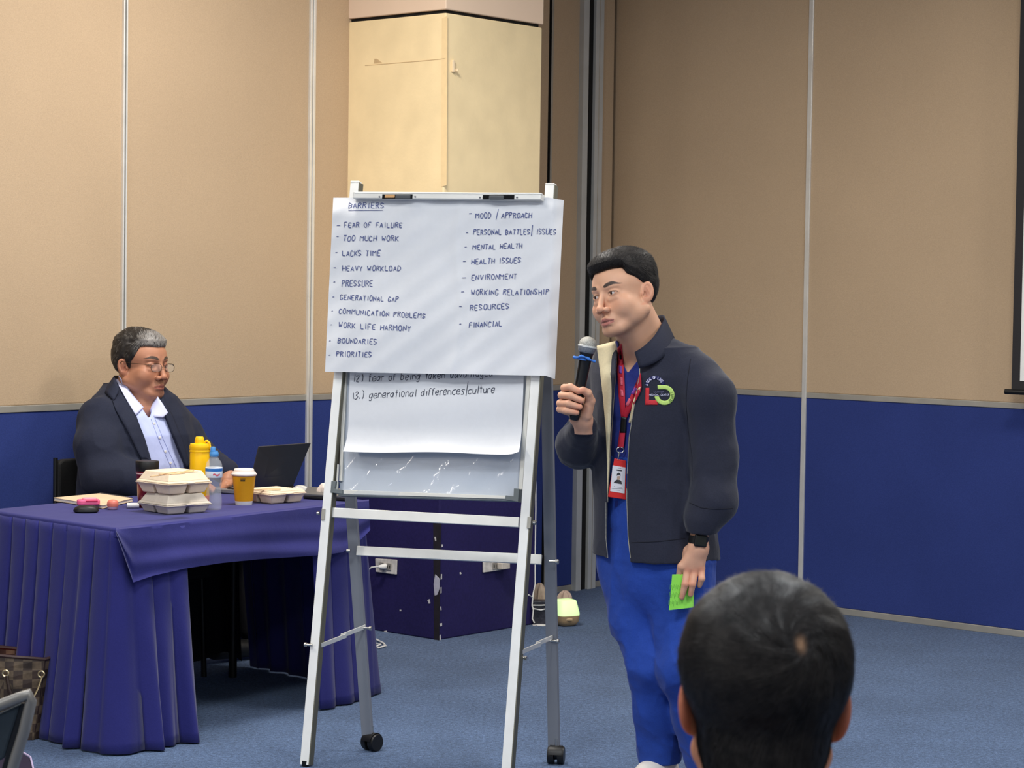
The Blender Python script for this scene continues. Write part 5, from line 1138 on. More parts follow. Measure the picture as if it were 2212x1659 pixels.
letters('BEYOND', 905, 1015, 236, -112, -35, 80, mat('green_thread', (52, 92, 40), .7), 1.2, .0035); letters('LIMITS', 905, 1015, 236, -22, 55, 80, MATS['green_thread'], 1.2, .0035)
for yy, xa, xb, mm in ((925, 585, 890, MATS['navy_thread']), (1012, 450, 1050, M_ew)):
    write_pts = (eq(xa, yy+20), eq(xb, yy+20))
    write('CENTER' if yy < 1000 else 'MEDICAL CENTER', *write_pts[0], *write_pts[1], 3.6, lambda x, y: hit(BJ, x, y, .003)[0], M_ew if yy > 1000 else mat('grey_thread', (110, 108, 140), .7), jk, w=.0008, slant=0, jit=0, name='lettering')
# trousers
TW = (rotx(.5)@roty(.5)).astype(f32)
def f_trs(P):
    R_ = chain(P, [w_(1352, 1215, 6.57), w_(1378, 1330, 6.53), w_(1410, 1440, 6.47), w_(1419, 1540, 6.50), w_(1424, 1650, 6.53)], [.085, .080, .062, .064, .057], .03)
    L_ = chain(P, [w_(1462, 1215, 6.50), w_(1476, 1330, 6.46), w_(1482, 1440, 6.38), w_(1504, 1540, 6.42), w_(1523, 1652, 6.45)], [.100, .094, .070, .063, .058], .03)
    hip = loft(P, [(1.02, *w_(1411, 1000, 6.53)[:2], .16, .115), (.80, *w_(1413, 1100, 6.53)[:2], .172, .122), (.715, *w_(1418, 1200, 6.53)[:2], .165, .12)], yawS)
    d = smin(smin(L_, R_, .012), hip, .03); z = P[..., 2]
    d = smin(d, ell(P, w_(1418, 1222, 6.52), (.182, .128, .19), rotz(yawS)), .03)
    kn = np.exp(-((z-.38)/.10)**2)+.6*np.exp(-((z-.12)/.07)**2)
    d = d-.0075*folds(P@TW, 10, (1, 1, 1.1))*(.3+1.9*kn)-.011*folds(P+3, 9, (1, 1, .35))-.002*folds(P+5, 26, (1, 1, .8))+.005
    return smax(d, .075-z, .006)
lo = np.array([W(1280, 1200, 6.5)[0], 6.22, .03]); hi = np.array([W(1600, 1200, 6.5)[0], 6.78, 1.0])
V, F = pmesh(f_trs, lo, hi, .0042)
trs = mesh_obj('scrub_trousers', V, F, mat('royal_blue_trousers', (38, 70, 156), .8, noise=[(8, .06), (250, .08)], bump=[(250, .15, .002), (20, .3, .008)], spec=.2, sheen=.1), SP, True, label='royal blue scrub trousers')
# shoes
M_shoe = mat('white_shoe', (226, 218, 208), .6, noise=[(30, .05)]); M_sole = mat('shoe_sole', (240, 238, 234), .6, noise=[(30, .04)])
for fx, fy, YY, yw in ((1422, 1712, 6.53, -.55), (1522, 1716, 6.45, -.25)):
    a = V3(W(fx, fy, YY)[0], YY, 0); f = V3(math.sin(yw), -math.cos(yw), 0); s = V3(-f[1], f[0], 0)
    def f_sh(P, a=a, f=f, s=s):
        d = smin(chain(P, [a-f*.04+UP*.05, a+f*.06+UP*.04, a+f*.15+UP*.03], [.042, .042, .032], .03), cap(P, a+UP*.05, a+UP*.11+f*.01, .042, .040), .03)
        return smax(np.maximum(d, -(cap(P, a+UP*.07, a+UP*.2, .034, .04))), .022-P[..., 2], .004)
    V, F = pmesh(f_sh, a-np.array([.13, .22, .01]), a+np.array([.13, .12, .16]), .004); mesh_obj('shoe', V, F, M_shoe, SP, True)
    V, F = pmesh(lambda P, a=a, f=f: np.maximum(chain(P, [a-f*.04+UP*.02, a+f*.06+UP*.02, a+f*.15+UP*.02], [.046, .046, .037], .03), np.abs(P[..., 2]-.0125)-.0115), a-np.array([.14, .23, .01]), a+np.array([.14, .13, .04]), .004); mesh_obj('sole', V, F, M_sole, SP, True)
    for k in range(4): p = a+f*(.035+.022*k)+UP*(.089-.010*k); MB().tube([p-s*.022, p+UP*.006, p+s*.022], .003, 6).build('lace', M_white, SP, smooth=True)
    p = a+f*.03+UP*.095; MB().tube([p, p+s*.02+UP*.022+f*.01, p+s*.03+UP*.004+f*.025, p+f*.005], .0025, 6).build('lace', M_white, SP, smooth=True)
# watch
wc, wax = W(1509, 1166, 6.335), unit(W(1507, 1185, 6.335)-W(1512, 1145, 6.337))
MB().lathe([(.0275, -.011), (.0295, -.011), (.0295, .011), (.0275, .011)], wc, wax, 32).build('watch_strap', M_black, SP, smooth=True)
wf = unit(V3(.12, -1, 0)); wf = unit(wf-wax*(wf@wax)); wx = np.cross(wax, wf)
MB().box(wc+wf*.031+wx*.0, .038, .010, .036, X=wx, Y=wf, Z=wax).build('watch_case', M_black, SP, bev=.004)
MB().box(wc+wf*.0365, .030, .001, .028, X=wx, Y=wf, Z=wax).build('watch_face', mat('watch_glass', (30, 32, 28), .12, noise=[(30, .1)]), SP, bev=.0003)
# microphone
m0, m1 = W(1240, 905, 6.338), W(1266.5, 762, 6.335); mx = unit(m1-m0); ml = np.linalg.norm(m1-m0)
mic = thing('microphone', m0, 'black handheld microphone with a silver grille and a blue band, in the standing man\'s hand', 'microphone')
MB().lathe([(.010, -.004), (.0150, 0), (.0165, .01), (.0175, ml*.55), (.0185, ml*.80), (.0205, ml*.97), (.0225, ml*1.0)], m0, mx, 32).build('handle', mat('mic_black', (22, 22, 24), .25, noise=[(30, .05)], spec=.6), mic, smooth=True)
M_gr = mat('silver_mesh', (168, 166, 158), .45, .5, noise=[(400, .3)], bump=[(700, .8, .002)])
MB().lathe([(.0215, 0), (.0255, .006), (.0268, .016)], m1, mx, 32).build('lower_grille', mat('grey_mesh', (136, 140, 146), .45, .5, noise=[(400, .3)], bump=[(700, .8, .002)]), mic, smooth=True)
MB().lathe([(.0268, .016), (.0282, .017), (.0282, .021), (.0268, .022)], m1, mx, 32).build('grille_band', M_alu, mic, smooth=True)
MB().lathe([(.0268*math.cos(t), .022+.026*math.sin(t)) for t in np.linspace(0, 1.5, 10)], m1, mx, 32).build('grille', M_gr, mic, smooth=True)
bc = W(1262, 775, 6.335); bs = unit(V3(1, 0, -.22))
bpts = [W(1238, 771, 6.32), W(1247, 773, 6.315), W(1255, 769, 6.312), W(1266, 772, 6.310), W(1276, 778, 6.313), W(1285, 781, 6.32)]
MB().tube(resample(bpts, 20), [.0035+.0012*math.sin(i*1.1) for i in range(20)], 8).build('blue_band', mat('blue_rubber', (58, 120, 205), .5, noise=[(30, .05)]), mic, smooth=True, label='knotted blue band')
MB().lathe([(.0185, -.004), (.0215, -.003), (.0215, .003), (.0185, .004)], W(1259, 775, 6.335), mx, 24).build('blue_band', MATS['blue_rubber'], mic, smooth=True)
# green card
cq = [W(1452, 1241, 6.330), W(1500, 1239, 6.338), W(1498, 1312, 6.335), W(1445, 1318, 6.327)]
nC = unit(np.cross(cq[1]-cq[0], cq[3]-cq[0])); nC = nC if nC[1] < 0 else -nC
card = MB().prism(cq, nC, .0006).build('green_card', mat('lime_card', (152, 236, 88), .7, noise=[(30, .03)]), None); setp(card, 'lime green card with fine print between the standing man\'s fingers', 'card')
mb = MB()
for i, x in enumerate(np.linspace(1450, 1472, 9)):
    for seg in range(3):
        y0 = 1262+seg*17+(i*7 % 5); y1 = y0+11-(i*5 % 4)
        xs = lambda y: x-(y-1241)*.09
        a, b_ = [PL(xs(y), y, cq[0]+nC*.0012, nC) for y in (y0, y1)]; s = V3(.00045, 0, 0); mb.grid([[a-s, b_-s], [a+s, b_+s]])
mb.build('fine_print', mat('print_green', (92, 160, 60), .7), card, fixn=False)['kind'] = 'stuff'
# lanyard and badge
ln = thing('id_lanyard', W(1333, 1030, 6.36), 'red lanyard with a red badge holder hanging on the standing man\'s chest', 'lanyard')
M_lan = mat('red_lanyard', (176, 30, 52), .6, noise=[(90, .08)], spec=.4)
drape(BA, [(1334, 752), (1333, 800), (1336, 850), (1342, 905)], [(1342, 742), (1348, 800), (1350, 850), (1351, 905)], 'strap', M_lan, ln, .007, 30, 3, .001)
drape(BA, [(1384, 805), (1378, 818), (1360, 860), (1343, 900)], [(1386, 835), (1384, 845), (1366, 880), (1352, 906)], 'strap', M_lan, ln, .0075, 20, 3, .001)
for pts in ([(1340, 790), (1340, 806)], [(1342, 815), (1342, 832)], [(1343, 842), (1344, 856)], [(1374, 838), (1366, 851)], [(1361, 862), (1354, 876)]):
    a = np.array(pts[0]); b_ = np.array(pts[1]); o_ = V3(3, .8, 0)[:2] if pts[0][0] < 1350 else V3(2.6, 2, 0)[:2]
    drape(BA, [a-o_, b_-o_], [a+o_, b_+o_], 'strap_print', mat('violet_print', (120, 60, 150), .6) if pts[0][1] in (790, 838) else mat('pink_print', (214, 96, 116), .6, noise=[(500, .4)]), ln, .0095, 6, 2, .0004)
drape(BA, [(1342, 900), (1340, 935)], [(1353, 902), (1351, 935)], 'buckle', M_black, ln, .009, 8, 3, .003)
drape(BA, [(1339, 930), (1334, 968)], [(1351, 932), (1347, 968)], 'strap_tab', mat('red_tab', (190, 38, 60), .6, noise=[(90, .08)]), ln, .009, 10, 3, .002)
bp = hit(BA, 1336, 1000, .016)[1]; YBg = float(W(1336, 1000, 1)[1]*0+ (CAM+unit(ray(1336, 1000))*bp)[1])
YBg = min(YBg, hit(BA, 1325, 1060, .016)[0][1], hit(BA, 1345, 985, .012)[0][1])
Bq = lambda x, y, o=0: W(x, y, YBg-o)
rg = Bq(1340, 972, .004); MB().tube([rg+V3(.011*math.cos(a), 0, .0085*math.sin(a)) for a in np.linspace(0, 2*math.pi, 15)], .0013, 6, caps=False).build('ring', M_steel, ln, smooth=True)
MB().tube([Bq(1338, 976, .006), Bq(1337, 984, .006), Bq(1335, 993, .006)], .0016, 6).build('hook', M_steel, ln, smooth=True)
MB().prism([Bq(1327, 990), Bq(1352, 995), Bq(1352, 1079), Bq(1313, 1073)], V3(0, -1, 0), .004).build('badge_holder', mat('red_holder', (214, 44, 40), .4, noise=[(30, .04)], spec=.5), ln, bev=.0015)
MB().prism([Bq(1323.5, 1005, .0042), Bq(1351, 1010, .0042), Bq(1349, 1066, .0042), Bq(1318, 1061, .0042)], V3(0, -1, 0), .0008).build('id_card', mat('white_card', (228, 224, 228), .4, noise=[(30, .02)]), ln)
M_g2 = mat('dark_print', (58, 56, 60), .6)
def pp(poly, name, m, o=.0052): MB().prism([Bq(x, y, o) for x, y in poly], V3(0, -1, 0), .0003).build(name, m, ln)
pp([(1325.5, 1043), (1328, 1039), (1333, 1036), (1337, 1036), (1342, 1039), (1343.5, 1046)], 'portrait', M_g2)
pp([(1334, 1028), (1339.5, 1028.5), (1339.5, 1033), (1337.5, 1037), (1335, 1037), (1332.5, 1033)], 'portrait', mat('portrait_skin', (186, 158, 140), .6), .0056)
pp([(1332, 1028), (1333, 1023), (1336, 1021), (1340, 1022.5), (1340.5, 1028), (1338, 1025.5), (1334, 1026)], 'portrait', M_g2, .0059)
pp([(1332, 1014), (1343, 1015.5), (1343, 1018), (1332, 1016.5)], 'printed_line', M_g2)
for y, xa, xb in ((1010.5, 1335, 1342), (1050, 1326, 1329), (1051, 1333, 1343), (1054.5, 1321.5, 1345), (1058, 1330, 1340)): pp([(xa, y), (xb, y+1), (xb, y+1.9), (xa, y+.9)], 'printed_line', mat('grey_print', (140, 138, 146), .6))
FALL = 8.22
# ================================================================== the seated man at the laptop
SM = thing('person', V3(-1.40, 8.27, 0), 'seated man with glasses in a navy blazer and pale blue shirt, typing at the laptop', 'person')
YM = 8.28
RM = rotz(math.radians(56))@roty(math.radians(1.5))@rotx(math.radians(1))
h2 = Head(RM, 1.10, (-8.0, 1.6, -1.1), W(264, 793, 8.20), fat=.8, nose=1.12, jaw=.3)
w2 = lambda x, y, Y=YM: W(x, y, Y)
neck2 = lambda P: smin(cap(P, h2.wld((0, 2.2, -4.5)), w2(286, 878, 8.32), .068, .078), cap(P, w2(288, 880, 8.32), w2(300, 940, 8.32), .08, .10), .05)
nsub2 = lambda P: cap(P, h2.wld((0, 2.2, -4.5)), w2(289, 892, 8.32), .070, .080)
chest2 = lambda P: smin(neck2(P), cap(P, h2.wld((0, -2.5, -8.8)), w2(308, 880, 8.24), .046, .05), .035)
f_h2 = lambda P: smin(h2(P), chest2(P), .018)
V, F = pmesh(f_h2, h2.c-np.array([.16, .17, .36]), h2.c+np.array([.17, .16, .15]), .0018)
C = h2.color(V, (178, 124, 96), (168, 100, 86), (60, 50, 44), beard=.16, pink=.3)
skin2 = (178, 124, 96)
def f_hl(P):
    d = fing(P, [(497, 1022, 8.23), (491, 1038, 8.20)], [.028, .026])
    for i, (dx, L) in enumerate([(0, 14), (-4, 15), (4, 12), (8, 9)]): d = smin(d, fing(P, [(492+dx, 1038, 8.20), (488+dx, 1044+i, 8.165), (483+dx, 1040+L, 8.14)], [.012, .0095, .008]), .003)
    return smin(d, fing(P, [(486, 1036, 8.21), (479, 1048, 8.19)], [.012, .009]), .005)
def f_hr(P):
    d = fing(P, [(420, 1050, 8.05), (436, 1053, 8.06)], [.028, .024])
    for i, dx in enumerate((0, 4, 8, 12)): d = smin(d, fing(P, [(440, 1049+i*2, 8.06-.018*i+.03), (452, 1050+i*2, 8.07-.018*i+.03), (462-dx*.3, 1055+i*2, 8.07-.018*i+.03)], [.011, .0095, .008]), .003)
    return smin(d, fing(P, [(428, 1056, 8.08), (444, 1060, 8.11)], [.012, .009]), .005)
ca = W(490, 1040, 8.19); cb_ = W(440, 1053, 8.06)
Va, Fa = pmesh(f_hl, ca-.07, ca+np.array([.06, .08, .07]), .0018); Vr, Fr = pmesh(f_hr, cb_-np.array([.08, .08, .06]), cb_+np.array([.07, .09, .06]), .0018)
pel = V3(-1.40, 8.27, .52); kn1, kn2 = V3(-1.06, 8.68, .52), V3(-1.18, 8.55, .52)
core2 = body_core([[(w2(293, 900, 8.32), .10), (w2(300, 1000, 8.30), .13), (pel+UP*.1, .14), (pel, .13)],
    [(w2(225, 895, 8.14), .055), (w2(222, 1030, 8.02), .05), (w2(415, 1048, 8.05), .028)], [(w2(370, 900, 8.42), .05), (w2(428, 985, 8.37), .045), (w2(493, 1024, 8.23), .028)],
    [(pel+V3(.06, -.05, 0), .08), (kn1, .055), (kn1+V3(.03, .02, -.42), .045)], [(pel+V3(-.04, .05, 0), .08), (kn2, .055), (kn2+V3(.03, .02, -.42), .045)]])
Vb, Fb, Cb = join([(V, F, C), (Va, Fa, lin(skin2)), (Vr, Fr, lin(skin2)), (*core2, lin(skin2))])
body2 = mesh_obj('body', Vb, Fb, M_skinB, SM, True, colors=Cb)
eyes(h2, SM, unit((.1, -1, -.75)), mnm='eyeball_white')
# upper lids lowered: he looks down
V, F = pmesh(lambda P: (lambda q: np.maximum(np.minimum(ell(q, (3.2, -6.88, 0), (1.42, 1.42, 1.42)), ell(q, (-3.2, -6.88, 0), (1.42, 1.42, 1.42))), -.12-q[..., 2])*f32(h2.s))(h2.loc(P)), h2.c-np.array([.13, .14, .05]), h2.c+np.array([.13, .14, .05]), .0013)
mesh_obj('eyelid', V, F, mat('eyelid_skin', (150, 96, 74), .5, noise=[(40, .05)]), SM, True)
hz2 = [(0, 6.3), (35, 6.5), (50, 6.2), (58, 4.2), (66, 2.2), (74, 1.0), (79, -1.6), (88, -1.2), (93, 1.9), (104, 1.6), (113, -2.8), (130, -4.2), (180, -5.6)]
def thick2(q, phi):
    X, Y, Z = np.abs(q[..., 0]), q[..., 1], q[..., 2]
    return .7+.75*np.clip((Z-6)/3, 0, 1)+.5*np.clip((-Y-1)/4, 0, 1)*np.clip((Z-5)/2, 0, 1)+.35*np.clip(Y/6, 0, 1)+.3*(vnoise(q*np.array((1.2, .5, .8), f32)+4, .9)-.5)
f_hair2 = lambda P: hairshell(h2, thick2, hz2, P)*f32(h2.s)
V, F = pmesh(f_hair2, h2.c-np.array([.15, .15, .10]), h2.c+np.array([.16, .16, .17]), .0024)
q = ((V-h2.c)@h2.R/h2.s).astype(f32); gr = np.clip(-.02+.52*np.clip((-q[:, 1]-2.5)/4, 0, 1)*np.clip((q[:, 2]-4)/3, 0, 1)+.28*(vnoise(q, 1.1)-.35), 0, .8)[:, None]
C = np.array(lin((30, 28, 28)))*(1-gr)+np.array(lin((168, 162, 156)))*gr
hair2 = mesh_obj('hair', V, F, mat('greying_hair', (40, 38, 38), .55, vcol=True, noise=[(60, .3)], bump=[(120, .5, .003)], stretch=(1, 1, .4)), SM, True, colors=C)
N = vnormals(V, F); ok_ = h2.base(q) > .3
dir2 = lambda q, t: (lambda top: top*np.stack([.5+0*q[:, 0], .6+0*q[:, 0], .1+0*q[:, 0]], 1)+(1-top)*np.stack([0*q[:, 0], .5+0*q[:, 0], -.8+0*q[:, 0]], 1))(np.clip((q[:, 2]-6)/3, 0, 1)[:, None])
s1 = rng.choice(np.where(ok_)[0], 2400); strands(h2, f_hair2, V[s1], N[s1], dir2, .017, .09, 'hair_strands', M_hairs, hair2, lift=.18, seed=5, segs=4)
pr = (gr[:, 0]*ok_)**1.5; s2 = rng.choice(len(V), 900, p=pr/pr.sum()); strands(h2, f_hair2, V[s2], N[s2], dir2, .018, .09, 'grey_strands', mat('grey_strands', (150, 146, 142), .4, noise=[(9, .3)]), hair2, lift=.2, seed=6, segs=4)
# glasses
gl = MB(); G = lambda x, y, z: h2.wld((x, y, z)); M_wire = mat('dark_wire', (70, 58, 44), .3, .7, noise=[(30, .1)])
for sx in (-1, 1):
    rim_ = []
    for t in np.linspace(0, 2*math.pi, 25):
        c_, s_ = math.cos(t), math.sin(t); a = 2.45*math.copysign(abs(c_)**.75, c_); b_ = 1.45*math.copysign(abs(s_)**.8, s_); rim_.append(G(sx*3.3+a, -10.1+.10*abs(sx*3.3+a)**1.3*.45, -.75+b_))
    MB().tube(rim_, .0010, 6, caps=False).build('rim', M_wire, SM, smooth=True, label='thin wire rim')
    lens = mat('lens_glass', (235, 240, 240), .02, alpha=.10, spec=.6, noise=[(5, .01)])
    MB().add(rim_[:-1], [tuple(range(len(rim_)-1))]).build('lens', lens, SM, fixn=False)
    MB().tube([G(sx*5.7, -9.6, -.1), G(sx*6.9, -7.6, .3), G(sx*8.1, -2, .45), G(sx*8.5, 1.6, .9), G(sx*8.3, 2.8, -.6)], .0011, 6).build('temple_arm', M_wire, SM, smooth=True)
MB().tube([G(-.95, -10.1, -.6), G(-.4, -10.5, -.2), G(.4, -10.5, -.2), G(.95, -10.1, -.6)], .001, 6).build('bridge', M_wire, SM, smooth=True)
# shirt
yawM = math.radians(48.6)
Tm = [(1.115, *w2(287, 850, 8.31)[:2], .09, .085), (1.07, *w2(290, 870, 8.30)[:2], .145, .11), (1.00, *w2(296, 900, 8.29)[:2], .195, .14), (.93, *w2(300, 950, 8.28)[:2], .205, .16), (.82, *w2(300, 1020, 8.28)[:2], .210, .175), (.72, *w2(298, 1070, 8.28)[:2], .212, .180), (.48, *w2(296, 1070, 8.28)[:2], .205, .180)]
def f_shirt(P):
    d = loft(P, Tm, yawM); d = smin(d, cap(P, w2(264, 872, 8.25), w2(236, 905, 8.17), .035, .045), .04); d = smin(d, cap(P, w2(315, 875, 8.36), w2(352, 905, 8.41), .035, .045), .04)
    d = d-.010*folds(P, 9, (1.3, 1.3, .4)); V_ = [(282, 850), (306, 880), (322, 905), (330, 880), (335, 850), (320, 800), (270, 800)]
    d = smax(d, -np.maximum(pxpoly_sdf(P, V_, 567), P[..., 1]-8.30), .003); d = smax(d, -(nsub2(P)-.004), .004); return smax(d, P[..., 2]-(1.125+.0*(P[..., 1]-8.2)), .006)
cS = w2(300, 960, YM)
V, F = pmesh(f_shirt, cS-np.array([.27, .27, .42]), cS+np.array([.27, .27, .28]), .005)
M_shirt = mat('pale_blue_shirt', (186, 196, 236), .75, noise=[(6, .04)], bump=[(18, .4, .008)], spec=.3)
shirt = mesh_obj('shirt', V, F, M_shirt, SM, True)
OPM = [(255, 800), (250, 820), (268, 850), (294, 896), (311, 944), (330, 1010), (346, 1100), (430, 1100), (404, 1020), (380, 961), (358, 905), (345, 868), (335, 850), (320, 790)]
def bl_outer(P):
    d = loft(P, [(z, x, y, a+.016, b+.016) for z, x, y, a, b in Tm], yawM, 2.2)
    d = smin(d, cap(P, w2(260, 868, 8.25), w2(222, 904, 8.14), .048, .070), .03); d = smin(d, cap(P, w2(318, 872, 8.36), w2(366, 904, 8.42), .046, .062), .03)
    R_ = chain(P, [w2(216, 908, 8.13), w2(211, 965, 8.06), w2(224, 1026, 8.02), w2(320, 1040, 8.02), w2(412, 1048, 8.05)], [.078, .080, .074, .056, .042], .03)
    L_ = chain(P, [w2(370, 905, 8.42), w2(400, 940, 8.40), w2(432, 985, 8.37), w2(490, 1020, 8.24)], [.064, .060, .054, .040], .03)
    return smin(smin(d, R_, .025), L_, .025)
def f_bl(P):
    d = bl_outer(P)-.011*folds(P+1.7, 8, (1, 1, .8)); sh = np.maximum(d, -(d+.011)); sh = np.maximum(sh, -np.maximum(pxpoly_sdf(P, OPM, 567), P[..., 1]-8.36))
    sh = np.maximum(sh, -(nsub2(P)-.012)); return np.maximum(np.maximum(sh, .50-P[..., 2]), P[..., 2]-(1.135+.15*(P[..., 1]-8.2)))
V, F = pmesh(f_bl, np.array([W(150, 1000, 8.3)[0], 7.90, .45]), np.array([W(515, 1000, 8.3)[0], 8.66, 1.2]), .0048)
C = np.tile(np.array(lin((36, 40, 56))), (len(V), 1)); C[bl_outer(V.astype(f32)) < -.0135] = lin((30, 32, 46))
bl = mesh_obj('blazer', V, F, M_vc, SM, True, colors=C, label='dark navy blazer')
BM = bvh(bl, shirt); BS = bvh(shirt, body2)
M_bl = mat('navy_blazer_cloth', (38, 42, 58), .8, noise=[(200, .1)], spec=.2)
drape(BM, [(238, 852), (250, 885), (280, 940), (310, 1002)], [(254, 838), (270, 862), (294, 900), (312, 946), (329, 1005)], 'lapel', M_bl, SM, .007, 30, 5, .003, label='notched lapel')
drape(BM, [(345, 868), (358, 905), (380, 961), (402, 1015)], [(352, 858), (374, 900), (396, 955), (410, 1005)], 'lapel', M_bl, SM, .007, 30, 5, .003, label='notched lapel')
M_collar = mat('shirt_collar', (204, 208, 240), .7, noise=[(6, .03)], spec=.3)
drape(BM, [(248, 818), (268, 854), (293, 897)], [(257, 820), (284, 852), (310, 880)], 'shirt_collar', M_collar, SM, .008, 24, 5, .003, smooth=.02)
drape(BM, [(341, 857), (352, 873), (363, 892)], [(322, 880), (329, 900), (352, 902)], 'shirt_collar', M_collar, SM, .010, 16, 5, .003, smooth=.015)
ribbon([(257, 812, 8.22), (275, 838, 8.20), (300, 868, 8.20)], [(262, 825, 8.22), (284, 852, 8.20), (308, 880, 8.20)], 'collar_band', M_collar, SM, th=.003)
ribbon([(258, 842, 8.15), (250, 822, 8.17), (247, 812, 8.26), (262, 812, 8.42), (300, 832, 8.47), (340, 862, 8.44)], [(246, 866, 8.11), (232, 852, 8.13), (222, 846, 8.24), (236, 850, 8.46), (310, 868, 8.50), (356, 884, 8.46)], 'blazer_collar', M_bl, SM, th=.006)
pxtube(BS, [(326, 905), (345, 955), (372, 1015)], .0007, 'placket_edge', mat('shirt_seam', (140, 150, 205), .8), SM, .001)
pxtube(BS, [(334, 902), (354, 952), (382, 1012)], .0007, 'placket_edge', MATS['shirt_seam'], SM, .001)
for x, y in ((333, 915), (345, 945), (357, 975), (368, 1000)):
    p, _ = hit(BS, x, y, .002); MB().lathe([(.005, 0), (.005, .0015), (.003, .002)], p, unit(V3(.4, -.9, 0)), 12).build('button', M_white, SM)
def f_tr2(P):
    a = chain(P, [pel+V3(.05, -.03, -.01), kn1, kn1+V3(.03, .02, -.40)], [.105, .075, .06], .03); b_ = chain(P, [pel+V3(-.04, .05, -.01), kn2, kn2+V3(.03, .02, -.40)], [.105, .075, .06], .03)
    return smin(smin(a, b_, .02), ell(P, pel, (.19, .19, .09)), .04)
V, F = pmesh(f_tr2, pel-np.array([.25, .28, .48]), pel+np.array([.5, .56, .13]), .010); mesh_obj('trousers', V, F, mat('black_trousers', (24, 24, 30), .85, noise=[(100, .1)]), SM, True)
for k in (kn1, kn2):
    V, F = pmesh(lambda P, k=k: np.maximum(chain(P, [k+V3(.02, .01, -.46), k+V3(.14, .12, -.475)], [.045, .035], .02), .012-P[..., 2]), V3(k[0]-.05, k[1]-.05, .0), V3(k[0]+.22, k[1]+.2, .13), .006); mesh_obj('shoe', V, F, M_black, SM, True)
# his chair
wa = unit(V3(.66, .75, 0)); fa = unit(V3(.75, -.66, 0)); L0 = W(128, 1000, 8.22); L0 = V3(L0[0], L0[1], 0)
kc_ = thing('office_chair', L0+wa*.22+fa*.2, 'black padded chair behind the seated man', 'chair')
MB().prism([L0+UP*.50, L0+wa*.42+UP*.50, L0+wa*.42+UP*.815, L0+wa*.40+UP*.828, L0+wa*.02+UP*.828, L0+UP*.815], -fa, .035).build('backrest', mat('black_mesh', (26, 25, 24), .7, noise=[(150, .15)], bump=[(200, .3, .002)]), kc_, bev=.008)
for o_ in (-.004, .424): MB().tube([L0+wa*o_-fa*.018+UP*.835, L0+wa*o_-fa*.018+UP*.40, L0+wa*o_+fa*.10+UP*.36], .009, 8).build('back_post', M_black, kc_, smooth=True)
sc2 = L0+wa*.21+fa*.20; MB().box(sc2+UP*.405, .44, .40, .05, X=wa, Y=fa).build('seat', mat('black_seat', (28, 28, 30), .8, noise=[(100, .1)]), kc_, bev=.015)
for a, b_ in ((-.18, -.17), (.18, -.17), (.18, .17), (-.18, .17)): MB().tube([sc2+wa*a+fa*b_+UP*.385, sc2+wa*a*1.05+fa*b_*1.05], .011, 8).build('leg', M_black, kc_, smooth=True)

# ================================================================== the listener in the foreground
YF = 2.25
FG = thing('person', V3(W(1648, 1500, YF)[0], YF-.02, 0), 'listener with short black hair seen from behind in the foreground', 'person')
R3 = rotz(math.pi-.06)@roty(math.radians(-1.5))@rotx(math.radians(2))
h3 = Head(R3, 1.03, (0, 1.6, -1.1), W(1650, 1532, YF), fat=.2, earx=7.55)
n3 = h3.wld((0, 2.5, -5)); sh3 = V3(n3[0], n3[1]-.02, .93)
neck3 = lambda P: smin(cap(P, n3, sh3, .052, .056), cap(P, sh3, sh3-UP*.12, .08, .12), .05)
f_h3 = lambda P: smin(h3(P), neck3(P), .018)
V, F = pmesh(f_h3, h3.c-np.array([.13, .15, .32]), h3.c+np.array([.13, .15, .13]), .0022)
C = h3.color(V, (206, 142, 108), (170, 100, 90), (20, 18, 18), pink=1.)
hip3 = V3(sh3[0], YF-.02, .50)
core3 = body_core([[(sh3-UP*.12, .10), (hip3+UP*.15, .13), (hip3, .12)], [(sh3+V3(-.17, 0, -.05), .05), (hip3+V3(-.24, .03, .12), .04), (hip3+V3(-.14, .25, .12), .03)], [(sh3+V3(.17, 0, -.05), .05), (hip3+V3(.24, .03, .12), .04), (hip3+V3(.14, .25, .12), .03)],
    [(hip3+V3(-.08, .05, 0), .08), (hip3+V3(-.1, .45, .0), .055), (V3(hip3[0]-.1, hip3[1]+.45, .06), .045)], [(hip3+V3(.08, .05, 0), .08), (hip3+V3(.1, .45, .0), .055), (V3(hip3[0]+.1, hip3[1]+.45, .06), .045)]], .014)
hh = [pmesh(lambda P, s=s: smin(chain(P, [hip3+V3(.14*s, .25, .12), hip3+V3(.10*s, .34, .10)], [.028, .03], .01), smin(*[chain(P, [hip3+V3(.10*s+dx, .36, .10), hip3+V3(.09*s+dx*1.1, .43, .09)], [.011, .009], .01) for dx in (-.024, .0)][:2], .002) if 0 else np.minimum.reduce([chain(P, [hip3+V3(.10*s+dx, .35, .10), hip3+V3(.09*s+dx*1.1, .42, .085)], [.011, .009], .01) for dx in (-.027, -.009, .009, .027)]+[chain(P, [hip3+V3(.12*s-.03*s, .30, .10), hip3+V3(.05*s, .34, .09)], [.012, .009], .01)]), .005), hip3+V3(.12*s-.09, .2, .02), hip3+V3(.12*s+.09, .47, .18), .004) for s in (-1, 1)]
Vb, Fb, Cb = join([(V, F, C), (*core3, lin((206, 142, 108)))]+[(v, f_, lin((206, 142, 108))) for v, f_ in hh])
body3 = mesh_obj('body', Vb, Fb, M_skinB, FG, True, colors=Cb); eyes(h3, FG, unit((0, -1, 0)))
hz3 = [(0, 5.5), (45, 5.5), (60, 2.5), (80, .8), (90, .8), (99, .3), (105, -2.5), (112, -5.5), (122, -9.0), (145, -13.5), (180, -15.0)]
wh = np.array([-2.6, 10.6, 6.6], f32)
